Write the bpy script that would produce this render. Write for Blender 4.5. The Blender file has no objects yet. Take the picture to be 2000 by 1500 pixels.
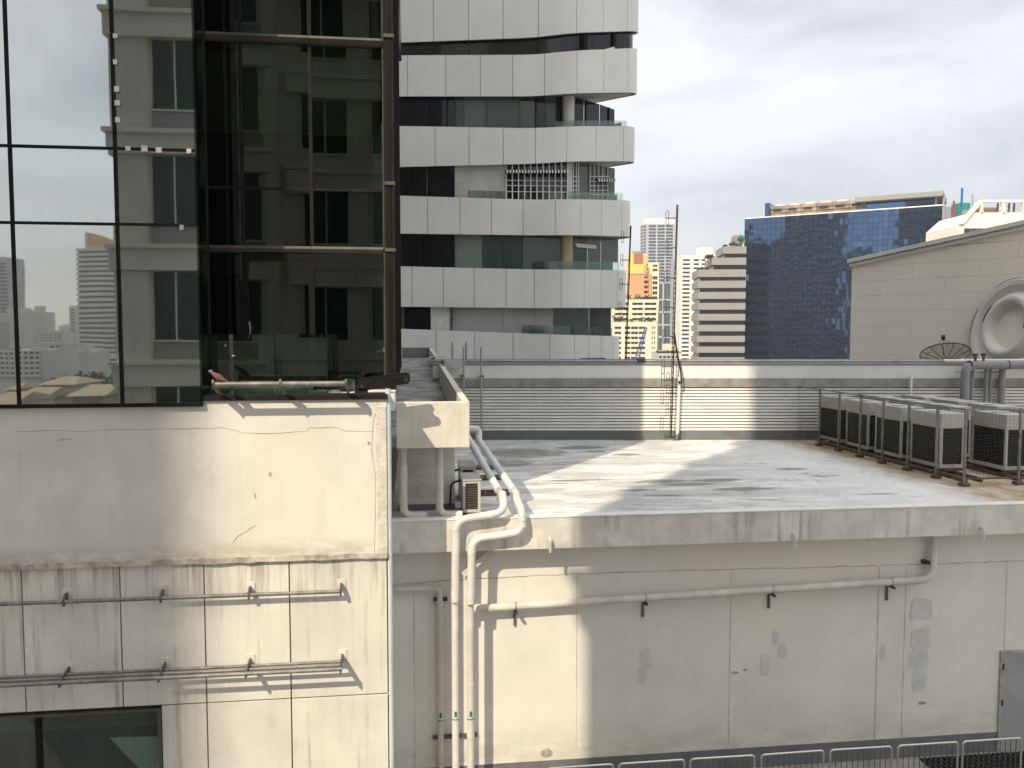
import bpy, math, random
from mathutils import Vector, Matrix
R = math.radians
random.seed(7)
sc = bpy.context.scene
COL = sc.collection

# ------------------------------------------------------------------ camera
F, CX, CY, HOR = 1620.0, 1000.0, 750.0, 650.0      # focal length, centre and horizon in photograph pixels
CZ = 30.0                                          # camera height over the street
YAW = R(-7.0)                                      # the facades run along X; the camera looks 7 degrees to the right of their normal
PIT = math.atan((CY - HOR) / F)
cd = bpy.data.cameras.new('camera')
cam = bpy.data.objects.new('camera', cd)
COL.objects.link(cam)
cam.location = (0, 0, CZ)
cam.rotation_euler = (R(90) - PIT, 0, YAW)
cd.sensor_width = 36
cd.lens = 36 * F / 2000
cd.clip_start = 0.05
cd.clip_end = 8000
sc.camera = cam

# ------------------------------------------------------------------ light
SUN_AZ, SUN_EL = R(36.0), R(41.0)                  # the light travels towards +Y, turned to +X by SUN_AZ
SUN_DIR = Vector((math.sin(SUN_AZ) * math.cos(SUN_EL), math.cos(SUN_AZ) * math.cos(SUN_EL), -math.sin(SUN_EL)))
world = bpy.data.worlds.new('World')
sc.world = world
world.use_nodes = True
wn, wl = world.node_tree.nodes, world.node_tree.links
wn.clear()
w_out = wn.new('ShaderNodeOutputWorld')
w_bg = wn.new('ShaderNodeBackground')
w_sky = wn.new('ShaderNodeTexSky')
w_sky.sky_type = 'NISHITA'
w_sky.sun_disc = False
w_sky.sun_elevation = SUN_EL
w_sky.sun_rotation = R(180) + SUN_AZ
w_sky.air_density = 0.8
w_sky.dust_density = 1.3
w_sky.ozone_density = 1.2
w_tc = wn.new('ShaderNodeTexCoord')
w_map = wn.new('ShaderNodeMapping')
w_map.inputs['Scale'].default_value = (1.0, 1.0, 2.6)
w_map.inputs['Rotation'].default_value = (0.15, 0.1, 0.6)
w_n = wn.new('ShaderNodeTexNoise')
w_n.inputs['Scale'].default_value = 2.3
w_n.inputs['Detail'].default_value = 7
w_n.inputs['Roughness'].default_value = 0.55
w_n.inputs['Distortion'].default_value = 0.35
w_r = wn.new('ShaderNodeMapRange')
w_r.interpolation_type = 'SMOOTHERSTEP'
w_r.inputs['From Min'].default_value = 0.34
w_r.inputs['From Max'].default_value = 0.68
w_r.inputs['To Min'].default_value = 0.55
w_r.inputs['To Max'].default_value = 1.0
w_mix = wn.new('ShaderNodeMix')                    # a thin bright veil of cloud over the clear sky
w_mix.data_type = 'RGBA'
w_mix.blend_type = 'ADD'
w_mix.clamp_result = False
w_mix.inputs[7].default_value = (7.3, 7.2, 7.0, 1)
w_bg.inputs['Strength'].default_value = 0.10
wl.new(w_tc.outputs['Generated'], w_map.inputs['Vector'])
wl.new(w_map.outputs['Vector'], w_n.inputs['Vector'])
wl.new(w_n.outputs['Fac'], w_r.inputs['Value'])
# overcast veil: three times as bright overhead as at the horizon (standard overcast gradient, added to fill the shade)
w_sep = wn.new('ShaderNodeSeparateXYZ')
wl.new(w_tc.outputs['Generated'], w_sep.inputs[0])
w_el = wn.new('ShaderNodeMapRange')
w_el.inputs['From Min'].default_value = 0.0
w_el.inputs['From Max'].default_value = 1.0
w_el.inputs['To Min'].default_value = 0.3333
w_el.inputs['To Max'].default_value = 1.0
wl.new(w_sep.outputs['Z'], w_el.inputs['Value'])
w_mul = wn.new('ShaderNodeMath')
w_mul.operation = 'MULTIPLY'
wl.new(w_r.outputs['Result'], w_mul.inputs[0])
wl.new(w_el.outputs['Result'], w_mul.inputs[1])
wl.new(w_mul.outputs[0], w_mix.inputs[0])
w_hs = wn.new('ShaderNodeHueSaturation')              # haze takes most of the blue out of the clear sky
w_hs.inputs['Saturation'].default_value = 0.9
w_hs.inputs['Value'].default_value = 0.22
wl.new(w_sky.outputs['Color'], w_hs.inputs['Color'])
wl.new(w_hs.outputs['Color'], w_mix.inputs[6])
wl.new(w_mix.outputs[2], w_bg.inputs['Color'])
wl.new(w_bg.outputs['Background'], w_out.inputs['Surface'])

sd = bpy.data.lights.new('sun', 'SUN')
sd.energy = 2.0
sd.angle = R(0.53)
sd.color = (1.0, 0.85, 0.64)
sun = bpy.data.objects.new('sun', sd)
COL.objects.link(sun)
sun.location = (0, -40, 120)
sun.rotation_euler = SUN_DIR.to_track_quat('-Z', 'Y').to_euler()

TANAZ = math.tan(SUN_AZ)
HOTEL_X = 3.53 - 18.3*TANAZ                         # left corner of the hotel behind the camera
CASTER = (-3.30 - 73.5*TANAZ, -60.0)               # corner of the tower that shades the plaster wall
HAZE = 0.0003

vs = sc.view_settings
vs.view_transform = 'Standard'
vs.look = 'None'
vs.gamma = 1.0
vs.exposure = 1.28
vs.use_curve_mapping = False

# ------------------------------------------------------------------ pixel directions
_f0 = Vector((math.sin(-YAW), math.cos(YAW), 0))
_rt = Vector((math.cos(YAW), math.sin(YAW), 0))
_fw = _f0 * math.cos(PIT) + Vector((0, 0, -math.sin(PIT)))
_up = _f0 * math.sin(PIT) + Vector((0, 0, math.cos(PIT)))
CAM = Vector((0, 0, CZ))
def ray(px, py): return _fw + _rt * ((px - CX) / F) + _up * ((CY - py) / F)
def on_y(px, py, y): d = ray(px, py); return CAM + d * (y / d.y)
def on_x(px, py, x): d = ray(px, py); return CAM + d * (x / d.x)
def on_z(px, py, z): d = ray(px, py); return CAM + d * ((z - CZ) / d.z)
def on_d(px, py, dep): d = ray(px, py); return CAM + d * (dep / d.dot(_f0))

# ------------------------------------------------------------------ mesh helpers
OFF = {}
class MB:
    def __init__(s, M=None):
        s.v, s.f, s.M = [], [], M
    def add(s, vs_, fs_):
        b = len(s.v)
        s.v += [(s.M @ Vector(p)) if s.M else Vector(p) for p in vs_]
        s.f += [[b + i for i in f] for f in fs_]
        return s
    def box(s, x0, x1, y0, y1, z0, z1):
        if x0 > x1: x0, x1 = x1, x0
        if y0 > y1: y0, y1 = y1, y0
        if z0 > z1: z0, z1 = z1, z0
        return s.add([(x0,y0,z0),(x1,y0,z0),(x1,y1,z0),(x0,y1,z0),(x0,y0,z1),(x1,y0,z1),(x1,y1,z1),(x0,y1,z1)],
              [(0,3,2,1),(4,5,6,7),(0,1,5,4),(1,2,6,5),(2,3,7,6),(3,0,4,7)])
    def prism(s, poly, ext):
        """poly: list of 3D points, ext: extrusion vector"""
        e = Vector(ext); p = [Vector(q) for q in poly]; n = len(p)
        nrm = Vector((0,0,0))
        for i in range(n): nrm += p[i].cross(p[(i+1) % n])
        if nrm.dot(e) > 0: p.reverse()
        return s.add(p + [q + e for q in p], [tuple(range(n)), tuple(range(2*n-1, n-1, -1))] +
              [(i, i+n, (i+1) % n + n, (i+1) % n) for i in range(n)])
    def tube(s, pts, r, n=12, cap=True):
        P = [Vector(p) for p in pts]
        rs = r if isinstance(r, (list, tuple)) else [r] * len(P)
        T = []
        for i in range(len(P)):
            t = (P[min(i+1, len(P)-1)] - P[max(i-1, 0)])
            T.append(t.normalized())
        a = Vector((0,0,1)) if abs(T[0].z) < .9 else Vector((1,0,0))
        u = T[0].cross(a).normalized()
        vv, ff = [], []
        for i, p in enumerate(P):
            if i:
                u = (u - T[i] * u.dot(T[i]))
                u = u.normalized() if u.length > 1e-6 else T[i].orthogonal().normalized()
            w = T[i].cross(u)
            for k in range(n):
                an = 2 * math.pi * k / n
                vv.append(p + (u * math.cos(an) + w * math.sin(an)) * rs[i])
        for i in range(len(P) - 1):
            for k in range(n):
                ff.append((i*n+k, i*n+(k+1) % n, (i+1)*n+(k+1) % n, (i+1)*n+k))
        if cap:
            ff.append(tuple(range(n-1, -1, -1)))
            ff.append(tuple((len(P)-1)*n + k for k in range(n)))
        return s.add(vv, ff)
    def bar(s, p0, p1, w, h=None):
        """square bar between two points"""
        h = h or w
        p0, p1 = Vector(p0), Vector(p1)
        t = (p1 - p0).normalized()
        a = Vector((0,0,1)) if abs(t.z) < .95 else Vector((0,1,0))
        u = t.cross(a).normalized() * (w/2); v = u.cross(t).normalized() * (h/2)
        q = [p0-u-v, p0+u-v, p0+u+v, p0-u+v, p1-u-v, p1+u-v, p1+u+v, p1-u+v]
        return s.add(q, [(0,1,2,3),(7,6,5,4),(0,4,5,1),(1,5,6,2),(2,6,7,3),(3,7,4,0)])
    def sheet(s, poly):
        return s.add(poly, [tuple(range(len(poly)))])
    def build(s, name, mat, parent=None, smooth=False, bevel=0, origin=None):
        if parent is not None: off = OFF[parent.name]
        elif origin is not None: off = Vector(origin)
        else:
            xs = [p[0] for p in s.v]; ys = [p[1] for p in s.v]; zs = [p[2] for p in s.v]
            off = Vector(((min(xs)+max(xs))/2, (min(ys)+max(ys))/2, min(zs)))
        me = bpy.data.meshes.new(name)
        me.from_pydata([tuple(p - off) for p in s.v], [], s.f)
        me.materials.append(mat)
        if smooth:
            me.shade_smooth()
            me.set_sharp_from_angle(angle=R(38))
        me.update()
        return obj(name, me, parent, off, bevel)
def obj(name, me, parent=None, off=None, bevel=0):
    o = bpy.data.objects.new(name, me)
    COL.objects.link(o)
    if parent is not None: o.parent = parent; OFF[o.name] = OFF[parent.name]
    else: o.location = off; OFF[o.name] = Vector(off)
    if bevel:
        m = o.modifiers.new('bevel', 'BEVEL'); m.width = bevel; m.segments = 2; m.limit_method = 'ANGLE'
    return o
def tag(o, label, cat, group=None):
    o['label'] = label; o['category'] = cat
    if group: o['group'] = group
    return o
def thing(name, label, cat, loc=(0,0,0), rotz=0.0, group=None, local=False):
    o = bpy.data.objects.new(name, None)
    o.empty_display_size = .2
    COL.objects.link(o)
    o.location = loc; o.rotation_euler = (0, 0, rotz)
    OFF[o.name] = Vector((0,0,0)) if (local or rotz) else Vector(loc)
    return tag(o, label, cat, group)
def place(name, me, parent, loc, rot=None):
    """another object that shares mesh data, placed in the frame of its parent"""
    o = bpy.data.objects.new(name, me)
    COL.objects.link(o); o.parent = parent
    o.location = Vector(loc) - OFF[parent.name]
    if rot: o.rotation_euler = rot
    OFF[o.name] = Vector((0,0,0))
    return o
def copy_tree(o, parent=None):
    c = o.copy(); COL.objects.link(c); c.parent = parent
    OFF[c.name] = OFF[o.name]
    for ch in list(o.children): copy_tree(ch, c)
    return c
def mesh_of(mb, name, mat, smooth=False):
    me = bpy.data.meshes.new(name)
    me.from_pydata([tuple(p) for p in mb.v], [], mb.f)
    me.materials.append(mat)
    if smooth: me.shade_smooth(); me.set_sharp_from_angle(angle=R(38))
    me.update()
    return me
def rounded(pts, rad, seg=6):
    """polyline with rounded bends"""
    P = [Vector(p) for p in pts]; out = [P[0]]
    for i in range(1, len(P)-1):
        a, b, c = P[i-1], P[i], P[i+1]
        d1, d2 = (a-b), (c-b)
        r_ = min(rad, d1.length*.48, d2.length*.48)
        s_, e_ = b + d1.normalized()*r_, b + d2.normalized()*r_
        for k in range(seg+1):
            t = k/seg
            out.append(s_*(1-t)**2 + b*2*t*(1-t) + e_*t*t)
    out.append(P[-1])
    return out
def frame(pl, pr, z=0.0):
    """matrix data of a facade running from point pl to point pr (seen from the front): origin, turn, length"""
    a = math.atan2(pr.y - pl.y, pr.x - pl.x)
    return Vector((pl.x, pl.y, z)), a, math.hypot(pr.x - pl.x, pr.y - pl.y)

# ------------------------------------------------------------------ materials
MATS = {}
def nodes(name):
    m = bpy.data.materials.new(name); m.use_nodes = True
    MATS[name] = m
    nt = m.node_tree
    return m, nt.nodes, nt.links, nt.nodes['Principled BSDF']
def rgba(c): return (c[0], c[1], c[2], 1)
def ramp(n, l, src, a, b, lo=0.0, hi=1.0):
    r_ = n.new('ShaderNodeMapRange'); r_.interpolation_type = 'SMOOTHSTEP'
    r_.inputs['From Min'].default_value = a; r_.inputs['From Max'].default_value = b
    r_.inputs['To Min'].default_value = lo; r_.inputs['To Max'].default_value = hi
    l.new(src, r_.inputs['Value']); return r_.outputs['Result']
def noise(n, l, co, scale, detail=5, rough=.6, sc3=(1,1,1), loc=(0,0,0), dist=0):
    mp = n.new('ShaderNodeMapping'); mp.inputs['Scale'].default_value = sc3; mp.inputs['Location'].default_value = loc
    l.new(co, mp.inputs['Vector'])
    t = n.new('ShaderNodeTexNoise'); t.inputs['Scale'].default_value = scale
    t.inputs['Detail'].default_value = detail; t.inputs['Roughness'].default_value = rough
    t.inputs['Distortion'].default_value = dist
    l.new(mp.outputs['Vector'], t.inputs['Vector']); return t.outputs['Fac']
def mixc(n, l, fac, a, b):
    m = n.new('ShaderNodeMix'); m.data_type = 'RGBA'
    if isinstance(fac, float): m.inputs[0].default_value = fac
    else: l.new(fac, m.inputs[0])
    for k, s in ((6, a), (7, b)):
        if isinstance(s, tuple): m.inputs[k].default_value = rgba(s)
        else: l.new(s, m.inputs[k])
    return m.outputs[2]
def mul(n, l, a, b):
    m = n.new('ShaderNodeMath'); m.operation = 'MULTIPLY'
    for k, s in ((0, a), (1, b)):
        if isinstance(s, (int, float)): m.inputs[k].default_value = s
        else: l.new(s, m.inputs[k])
    return m.outputs[0]
def surf(name, col, rough=.8, var=.12, scale=1.5, streak=0.0, streakcol=(.12,.11,.09), sfreq=7.0, patch=0.0, patchcol=(.3,.28,.24),
         pscale=2.0, speck=0.0, bump=.15, bscale=40, spec=.3, metal=0.0, rand=0.0, warm=None, band=None, sth=(.5,.8)):
    m, n, l, b = nodes(name)
    co = n.new('ShaderNodeTexCoord').outputs['Object']
    f1 = noise(n, l, co, scale, 6, .62)
    dark = tuple(c * (1 - var*1.6) for c in col); lite = tuple(min(1, c * (1 + var*.5)) for c in col)
    c = mixc(n, l, ramp(n, l, f1, .3, .7), dark, lite)
    if warm:
        c = mixc(n, l, ramp(n, l, noise(n, l, co, scale*.45, 3, .5, loc=(7,3,1)), .42, .7, 0, .8), c, warm)
    if patch:
        pf = noise(n, l, co, pscale, 8, .68, loc=(3,9,4), dist=.5)
        c = mixc(n, l, ramp(n, l, pf, .56, .72, 0, patch), c, patchcol)
    if streak:
        sf = noise(n, l, co, sfreq, 4, .6, sc3=(1,1,.045))
        s2 = noise(n, l, co, .9, 3, .5, loc=(1,5,2))
        c = mixc(n, l, mul(n, l, ramp(n, l, sf, sth[0], sth[1], 0, streak), ramp(n, l, s2, .35, .65)), c, streakcol)
    if band:
        # dirt with a ragged edge: splash marks above a ledge (positive) or runs below it (negative)
        z0, z1, amt, bc = band
        sp = n.new('ShaderNodeSeparateXYZ'); l.new(co, sp.inputs[0])
        if amt > 0: bf = mul(n, l, ramp(n, l, sp.outputs['Z'], z1, z0, 0, amt), ramp(n, l, noise(n, l, co, 2.2, 7, .7, sc3=(.5,1,1.6)), .34, .62))
        else: bf = mul(n, l, ramp(n, l, sp.outputs['Z'], z0, z1, 0, -amt), ramp(n, l, noise(n, l, co, 8, 4, .65, sc3=(1,1,.05), loc=(3,0,1)), .47, .66))
        c = mixc(n, l, bf, c, bc)
    if speck:
        kf = noise(n, l, co, 24, 2, .5, loc=(2,2,8))
        c = mixc(n, l, ramp(n, l, kf, .70, .78, 0, speck), c, tuple(q*.35 for q in col))
    if rand:
        oi = n.new('ShaderNodeObjectInfo').outputs['Random']
        hs = n.new('ShaderNodeHueSaturation')
        l.new(ramp(n, l, oi, 0, 1, 1-rand, 1+rand*.5), hs.inputs['Value']); l.new(c, hs.inputs['Color']); c = hs.outputs['Color']
    l.new(c, b.inputs['Base Color'])
    b.inputs['Roughness'].default_value = rough
    b.inputs['Metallic'].default_value = metal
    b.inputs['Specular IOR Level'].default_value = spec
    if bump:
        bp = n.new('ShaderNodeBump'); bp.inputs['Strength'].default_value = bump; bp.inputs['Distance'].default_value = .02
        l.new(noise(n, l, co, bscale, 5, .65), bp.inputs['Height']); l.new(bp.outputs['Normal'], b.inputs['Normal'])
    return m
def mirror(name, col, rough=.02, wave=.03, wscale=.8, dust=.06, dustcol=(.4,.4,.38), metal=1.0, rand=0.0):
    m, n, l, b = nodes(name)
    co = n.new('ShaderNodeTexCoord').outputs['Object']
    b.inputs['Base Color'].default_value = rgba(col)
    if rand:
        oi = n.new('ShaderNodeObjectInfo').outputs['Random']
        l.new(mixc(n, l, oi, tuple(c*(1-rand) for c in col), tuple(c*(1+rand) for c in col)), b.inputs['Base Color'])
    b.inputs['Metallic'].default_value = metal
    b.inputs['Roughness'].default_value = rough
    bp = n.new('ShaderNodeBump'); bp.inputs['Strength'].default_value = wave; bp.inputs['Distance'].default_value = .05
    l.new(noise(n, l, co, wscale, 1, .4), bp.inputs['Height']); l.new(bp.outputs['Normal'], b.inputs['Normal'])
    if dust:
        d = n.new('ShaderNodeBsdfDiffuse'); d.inputs['Color'].default_value = rgba(dustcol)
        mx = n.new('ShaderNodeMixShader')
        df = noise(n, l, co, 3.0, 5, .6, sc3=(2,2,.12))
        l.new(ramp(n, l, df, .35, .75, dust*.4, dust*1.8), mx.inputs[0])
        l.new(b.outputs[0], mx.inputs[1]); l.new(d.outputs[0], mx.inputs[2])
        l.new(mx.outputs[0], n['Material Output'].inputs['Surface'])
    return m
def glass(name, tint, refl=.08, rough=.0, ior=1.5, wave=0.0, dust=0.0):
    """thin window glass: tinted see-through layer under a Fresnel reflection"""
    m, n, l, b = nodes(name)
    n.remove(b)
    tr = n.new('ShaderNodeBsdfTransparent'); tr.inputs['Color'].default_value = rgba(tint)
    gl = n.new('ShaderNodeBsdfGlossy'); gl.inputs['Roughness'].default_value = rough; gl.inputs['Color'].default_value = (.78,.92,.84,1)
    fr = n.new('ShaderNodeFresnel'); fr.inputs['IOR'].default_value = ior
    ad = n.new('ShaderNodeMath'); ad.operation = 'ADD'; ad.use_clamp = True; ad.inputs[1].default_value = refl
    l.new(fr.outputs[0], ad.inputs[0])
    mx = n.new('ShaderNodeMixShader')
    l.new(ad.outputs[0], mx.inputs[0]); l.new(tr.outputs[0], mx.inputs[1]); l.new(gl.outputs[0], mx.inputs[2])
    co = n.new('ShaderNodeTexCoord').outputs['Object']
    if wave:
        bp = n.new('ShaderNodeBump'); bp.inputs['Strength'].default_value = wave; bp.inputs['Distance'].default_value = .05
        l.new(noise(n, l, co, .8, 1, .4), bp.inputs['Height']); l.new(bp.outputs['Normal'], gl.inputs['Normal'])
    last = mx.outputs[0]
    if dust:
        d = n.new('ShaderNodeBsdfDiffuse'); d.inputs['Color'].default_value = (.45,.45,.42,1)
        m2 = n.new('ShaderNodeMixShader')
        l.new(ramp(n, l, noise(n, l, co, 2.5, 5, .6, sc3=(2,2,.2)), .3, .8, dust*.3, dust*1.6), m2.inputs[0])
        l.new(last, m2.inputs[1]); l.new(d.outputs[0], m2.inputs[2]); last = m2.outputs[0]
    l.new(last, n['Material Output'].inputs['Surface'])
    return m

M = MATS
surf('plaster', (.75,.735,.685), .85, .10, .7, streak=.22, streakcol=(.42,.40,.35), patch=.45, patchcol=(.62,.60,.55), pscale=.9, band=(CZ-3.60, CZ-3.20, .6, (.34,.30,.24)), speck=.12, bump=.22, bscale=25, warm=(.78,.735,.645))
surf('plaster_rough', (.72,.68,.60), .9, .16, 3, patch=.35, patchcol=(.48,.44,.37), pscale=5, bump=1.0, bscale=13)
surf('cladding', (.75,.73,.67), .6, .08, 1.0, streak=.95, streakcol=(.30,.27,.22), sfreq=9, band=(CZ-4.75, CZ-3.55, -.8, (.33,.30,.25)), bump=.05, rand=.05, warm=(.75,.715,.635))
surf('ledge_dirty', (.55,.51,.44), .9, .3, 4, patch=.6, patchcol=(.2,.18,.15), pscale=6, bump=.6, bscale=20)
surf('painted_wall', (.75,.73,.67), .85, .06, .7, streak=.22, streakcol=(.46,.44,.39), patch=.25, patchcol=(.62,.595,.54), band=(CZ-8.25, CZ-7.2, .6, (.50,.46,.37)), bump=.12, bscale=30, warm=(.755,.715,.63))
surf('fascia', (.74,.715,.65), .88, .12, 1.6, streak=.85, streakcol=(.36,.33,.27), sfreq=6, sth=(.47,.66), patch=.4, patchcol=(.48,.45,.40), pscale=2.5, bump=.3, bscale=18)
surf('box_plaster', (.70,.66,.58), .9, .1, 1.8, streak=.2, streakcol=(.35,.33,.28), patch=.3, patchcol=(.5,.46,.39), pscale=3, speck=.5, bump=.4, bscale=18)
surf('white_coping', (.80,.80,.78), .7, .08, 2, patch=.25, patchcol=(.45,.45,.43), pscale=4, bump=.1)
surf('skirting_grey', (.165,.175,.18), .8, .12, 2, bump=.1, patch=.3, patchcol=(.25,.25,.24))
surf('repair_grey', (.635,.62,.585), .85, .08, 3, bump=.15)
surf('crack', (.33,.28,.21), .95, .2, 6, bump=0)
surf('stain', (.50,.46,.39), .95, .3, 6, bump=0)
surf('seam', (.42,.40,.36), .9, .25, 3, bump=0)
surf('pipe_white', (.72,.70,.66), .5, .09, 2.5, streak=.35, streakcol=(.46,.41,.31), patch=.3, patchcol=(.58,.53,.43), pscale=3, bump=.06, spec=.45)
surf('pipe_beige', (.66,.63,.56), .55, .10, 2.5, streak=.4, streakcol=(.42,.38,.30), patch=.3, patchcol=(.54,.50,.42), pscale=3, bump=.08, spec=.4)
surf('pipe_end', (.45,.36,.26), .8, .3, 9, bump=.1)
surf('green_mark', (.01,.22,.13), .6, .15, 20, bump=0)
surf('tube_steel', (.26,.255,.24), .45, .25, 4, patch=.7, patchcol=(.55,.53,.48), pscale=9, bump=.15, metal=.3)
surf('steel_dark', (.06,.058,.055), .5, .25, 5, patch=.4, patchcol=(.13,.11,.09), pscale=8, bump=.15, metal=.3)
surf('steel_grey', (.15,.145,.13), .5, .25, 5, patch=.5, patchcol=(.32,.30,.27), pscale=10, bump=.2, metal=.4)
surf('steel_rust', (.17,.12,.085), .8, .35, 5, patch=.6, patchcol=(.10,.045,.025), pscale=7, bump=.3)
surf('galvanised', (.44,.45,.45), .38, .15, 3, bump=.06, metal=.8, patch=.25, patchcol=(.3,.29,.27), pscale=5)
surf('stainless', (.62,.60,.56), .28, .08, 4, bump=.02, metal=.95)
surf('frame_black', (.012,.011,.010), .6, .2, 3, bump=.04, spec=.15)
surf('frame_brown', (.022,.020,.017), .7, .2, 2, bump=.05, spec=.12)
surf('arm_black', (.014,.013,.013), .6, .3, 6, bump=.1, spec=.15)
surf('sill_metal', (.11,.105,.09), .55, .15, 2, bump=.05, metal=.2)
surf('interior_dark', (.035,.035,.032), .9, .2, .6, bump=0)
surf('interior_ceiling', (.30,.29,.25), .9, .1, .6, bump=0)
surf('blind_olive', (.62,.60,.42), .9, .08, 2, bump=0)
surf('wood', (.30,.13,.05), .55, .25, 2, bump=.05)
surf('curtain_white', (.80,.84,.78), .9, .1, 3, bump=0)
surf('clip_white', (.78,.76,.70), .6, .2, 20, bump=0)
surf('trim_pale', (.62,.66,.70), .55, .08, 2, bump=.05)
surf('louvre', (.78,.775,.74), .55, .06, 1.2, streak=.08, bump=.04, spec=.35, warm=(.78,.76,.70))
surf('zinc_flash', (.33,.325,.30), .6, .18, 2.5, streak=.5, streakcol=(.18,.17,.15), sfreq=5, bump=.05, metal=.25)
surf('parapet_grey', (.20,.205,.21), .7, .15, 1.5, bump=.08)
surf('white_band', (.76,.76,.74), .7, .05, 1.2, streak=.12, streakcol=(.5,.5,.48), bump=.06)
surf('ac_white', (.52,.51,.465), .5, .06, 2, streak=.15, streakcol=(.35,.32,.27), bump=.03, rand=.05)
surf('ac_fin', (.032,.032,.030), .6, .2, 30, bump=.1, metal=.2)
surf('ac_black', (.015,.015,.015), .8, .1, 3, bump=0)
surf('wire', (.10,.097,.09), .5, .1, 3, bump=0, metal=.4)
surf('rubber', (.02,.02,.02), .7, .1, 3, bump=0)
surf('rust_foot', (.16,.13,.10), .9, .3, 9, bump=.3)
surf('lagging_grey', (.27,.285,.30), .55, .08, 2, bump=.05, spec=.35)
surf('mast_metal', (.10,.095,.09), .55, .25, 8, bump=0, metal=.3)
surf('dish_mesh', (.035,.03,.028), .6, .2, 8, bump=0)
surf('terrace_floor', (.36,.35,.32), .9, .2, 1.5, patch=.5, patchcol=(.18,.17,.15), pscale=1.4, bump=.2)
surf('grate', (.05,.048,.045), .8, .3, 5, bump=.2)
surf('door_grey', (.34,.345,.34), .6, .06, 2, bump=.03)
# the white banded building
surf('band_panel', (.80,.80,.775), .65, .05, .22, streak=.22, streakcol=(.55,.55,.51), sfreq=1.6, patch=.3, patchcol=(.66,.66,.62), pscale=.35, bump=.03, rand=.03)
surf('band_core', (.12,.12,.115), .9, .1, 1, bump=0)
surf('soffit_white', (.70,.70,.68), .85, .06, .6, bump=0)
surf('wall_lilac', (.50,.49,.48), .85, .10, .25, patch=.3, patchcol=(.36,.35,.34), pscale=.5, bump=.05)
surf('wall_stained', (.62,.62,.60), .85, .10, .5, streak=.35, streakcol=(.30,.30,.28), sfreq=2, bump=.05)
surf('column_concrete', (.55,.53,.47), .85, .12, .8, bump=.1)
surf('column_yellow', (.55,.47,.30), .85, .14, .8, bump=.1)
mirror('black_glass', (.012,.014,.018), .04, .02, .3, dust=0, metal=0.0)
mirror('green_pane', (.05,.075,.065), .05, .02, .3, dust=0, metal=0.0)
mirror('grey_pane', (.10,.125,.12), .06, .02, .3, dust=0, metal=0.0)
surf('frosted_green', (.22,.27,.235), .5, .12, .5, bump=0)
# far buildings
surf('cream_far', (.80,.72,.56), .85, .05, .05, bump=0)
surf('orange_far', (.62,.33,.17), .85, .06, .06, bump=0)
surf('yellow_far', (.82,.58,.16), .85, .06, .06, bump=0)
surf('brick_far', (.42,.16,.10), .85, .06, .1, bump=0)
surf('white_far', (.82,.78,.70), .85, .05, .05, bump=0)
surf('grey_band_far', (.30,.298,.29), .7, .05, .08, bump=0)
surf('blue_grey_far', (.42,.46,.52), .6, .05, .05, bump=0)
surf('roof_plant_far', (.40,.32,.25), .9, .3, .3, patch=.5, patchcol=(.22,.16,.12), pscale=.4, bump=0)
surf('canopy_far', (.30,.30,.295), .7, .04, .1, bump=0)
surf('panel_grey_far', (.40,.42,.43), .7, .05, .1, bump=0)
surf('cream_wall', (.84,.80,.71), .85, .05, .12, patch=.12, patchcol=(.77,.73,.64), pscale=.15, bump=.03)
surf('relief', (.70,.69,.64), .75, .06, .3, streak=.25, streakcol=(.35,.33,.28), sfreq=1, bump=.03)
surf('white_steel', (.86,.82,.72), .6, .03, .2, bump=0)
surf('teal', (.02,.28,.22), .6, .1, .5, bump=0)
surf('blue_paint', (.03,.16,.50), .5, .1, .5, bump=0)
surf('red_paint', (.45,.03,.06), .5, .1, .5, bump=0)
surf('crane_blue', (.08,.12,.32), .5, .1, .5, bump=0)
surf('window_far', (.045,.043,.042), .35, .2, .4, bump=0, rand=.4)
mirror('window_blue', (.06,.075,.10), .08, .02, .2, dust=0, metal=.3, rand=.3)
mirror('navy_glass', (.012,.016,.028), .06, .02, .2, dust=0, metal=.2)
mirror('blue_glass', (.075,.145,.285), .03, .05, .35, dust=.05, dustcol=(.06,.09,.13), metal=1.0, rand=.22)
# the dark tower
mirror('mirror_glass', (.44,.475,.48), .015, .05, .55, dust=.025, dustcol=(.34,.34,.32))
mirror('tower_glass', (.30,.33,.34), .12, .0, .3, dust=0)
glass('tint_glass', (.40,.47,.40), .045, ior=1.45, wave=.02)
glass('clear_glass', (.62,.70,.66), .05, ior=1.45)
glass('side_glass', (.25,.26,.26), .12, ior=1.5, dust=.25)
glass('pale_glass', (.74,.82,.81), .03, ior=1.35, dust=.04)
# seen in the reflections
surf('hotel_wall', (.68,.65,.57), .85, .06, .4, streak=.12, bump=.05)
surf('hotel_ledge', (.76,.73,.65), .85, .05, .4, bump=.05)
surf('hotel_spandrel', (.36,.37,.35), .85, .06, .4, bump=.05)
mirror('hotel_window', (.02,.05,.042), .06, .02, .4, dust=0, metal=0.0)
surf('hotel_louvre', (.20,.15,.12), .7, .1, 1, bump=0)
surf('city_white', (.56,.56,.53), .85, .08, .05, bump=0)
surf('city_grey', (.46,.455,.44), .85, .12, .08, bump=0, rand=.3)
surf('city_dark', (.13,.135,.14), .8, .1, .1, bump=0)
surf('city_blue', (.10,.15,.26), .35, .1, .1, bump=0)
surf('gold_roof', (.62,.40,.17), .5, .08, .1, bump=0)
surf('tile_roof', (.34,.28,.21), .85, .15, .3, bump=.1)
surf('foliage', (.05,.075,.035), .9, .4, .4, bump=0)
surf('ground', (.26,.25,.23), .95, .3, .02, patch=.5, patchcol=(.06,.08,.04), pscale=.02, bump=0)
surf('feather_brown', (.20,.12,.09), .8, .25, 30, bump=.1)
surf('feather_grey', (.26,.24,.24), .8, .15, 30, bump=.1)

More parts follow.
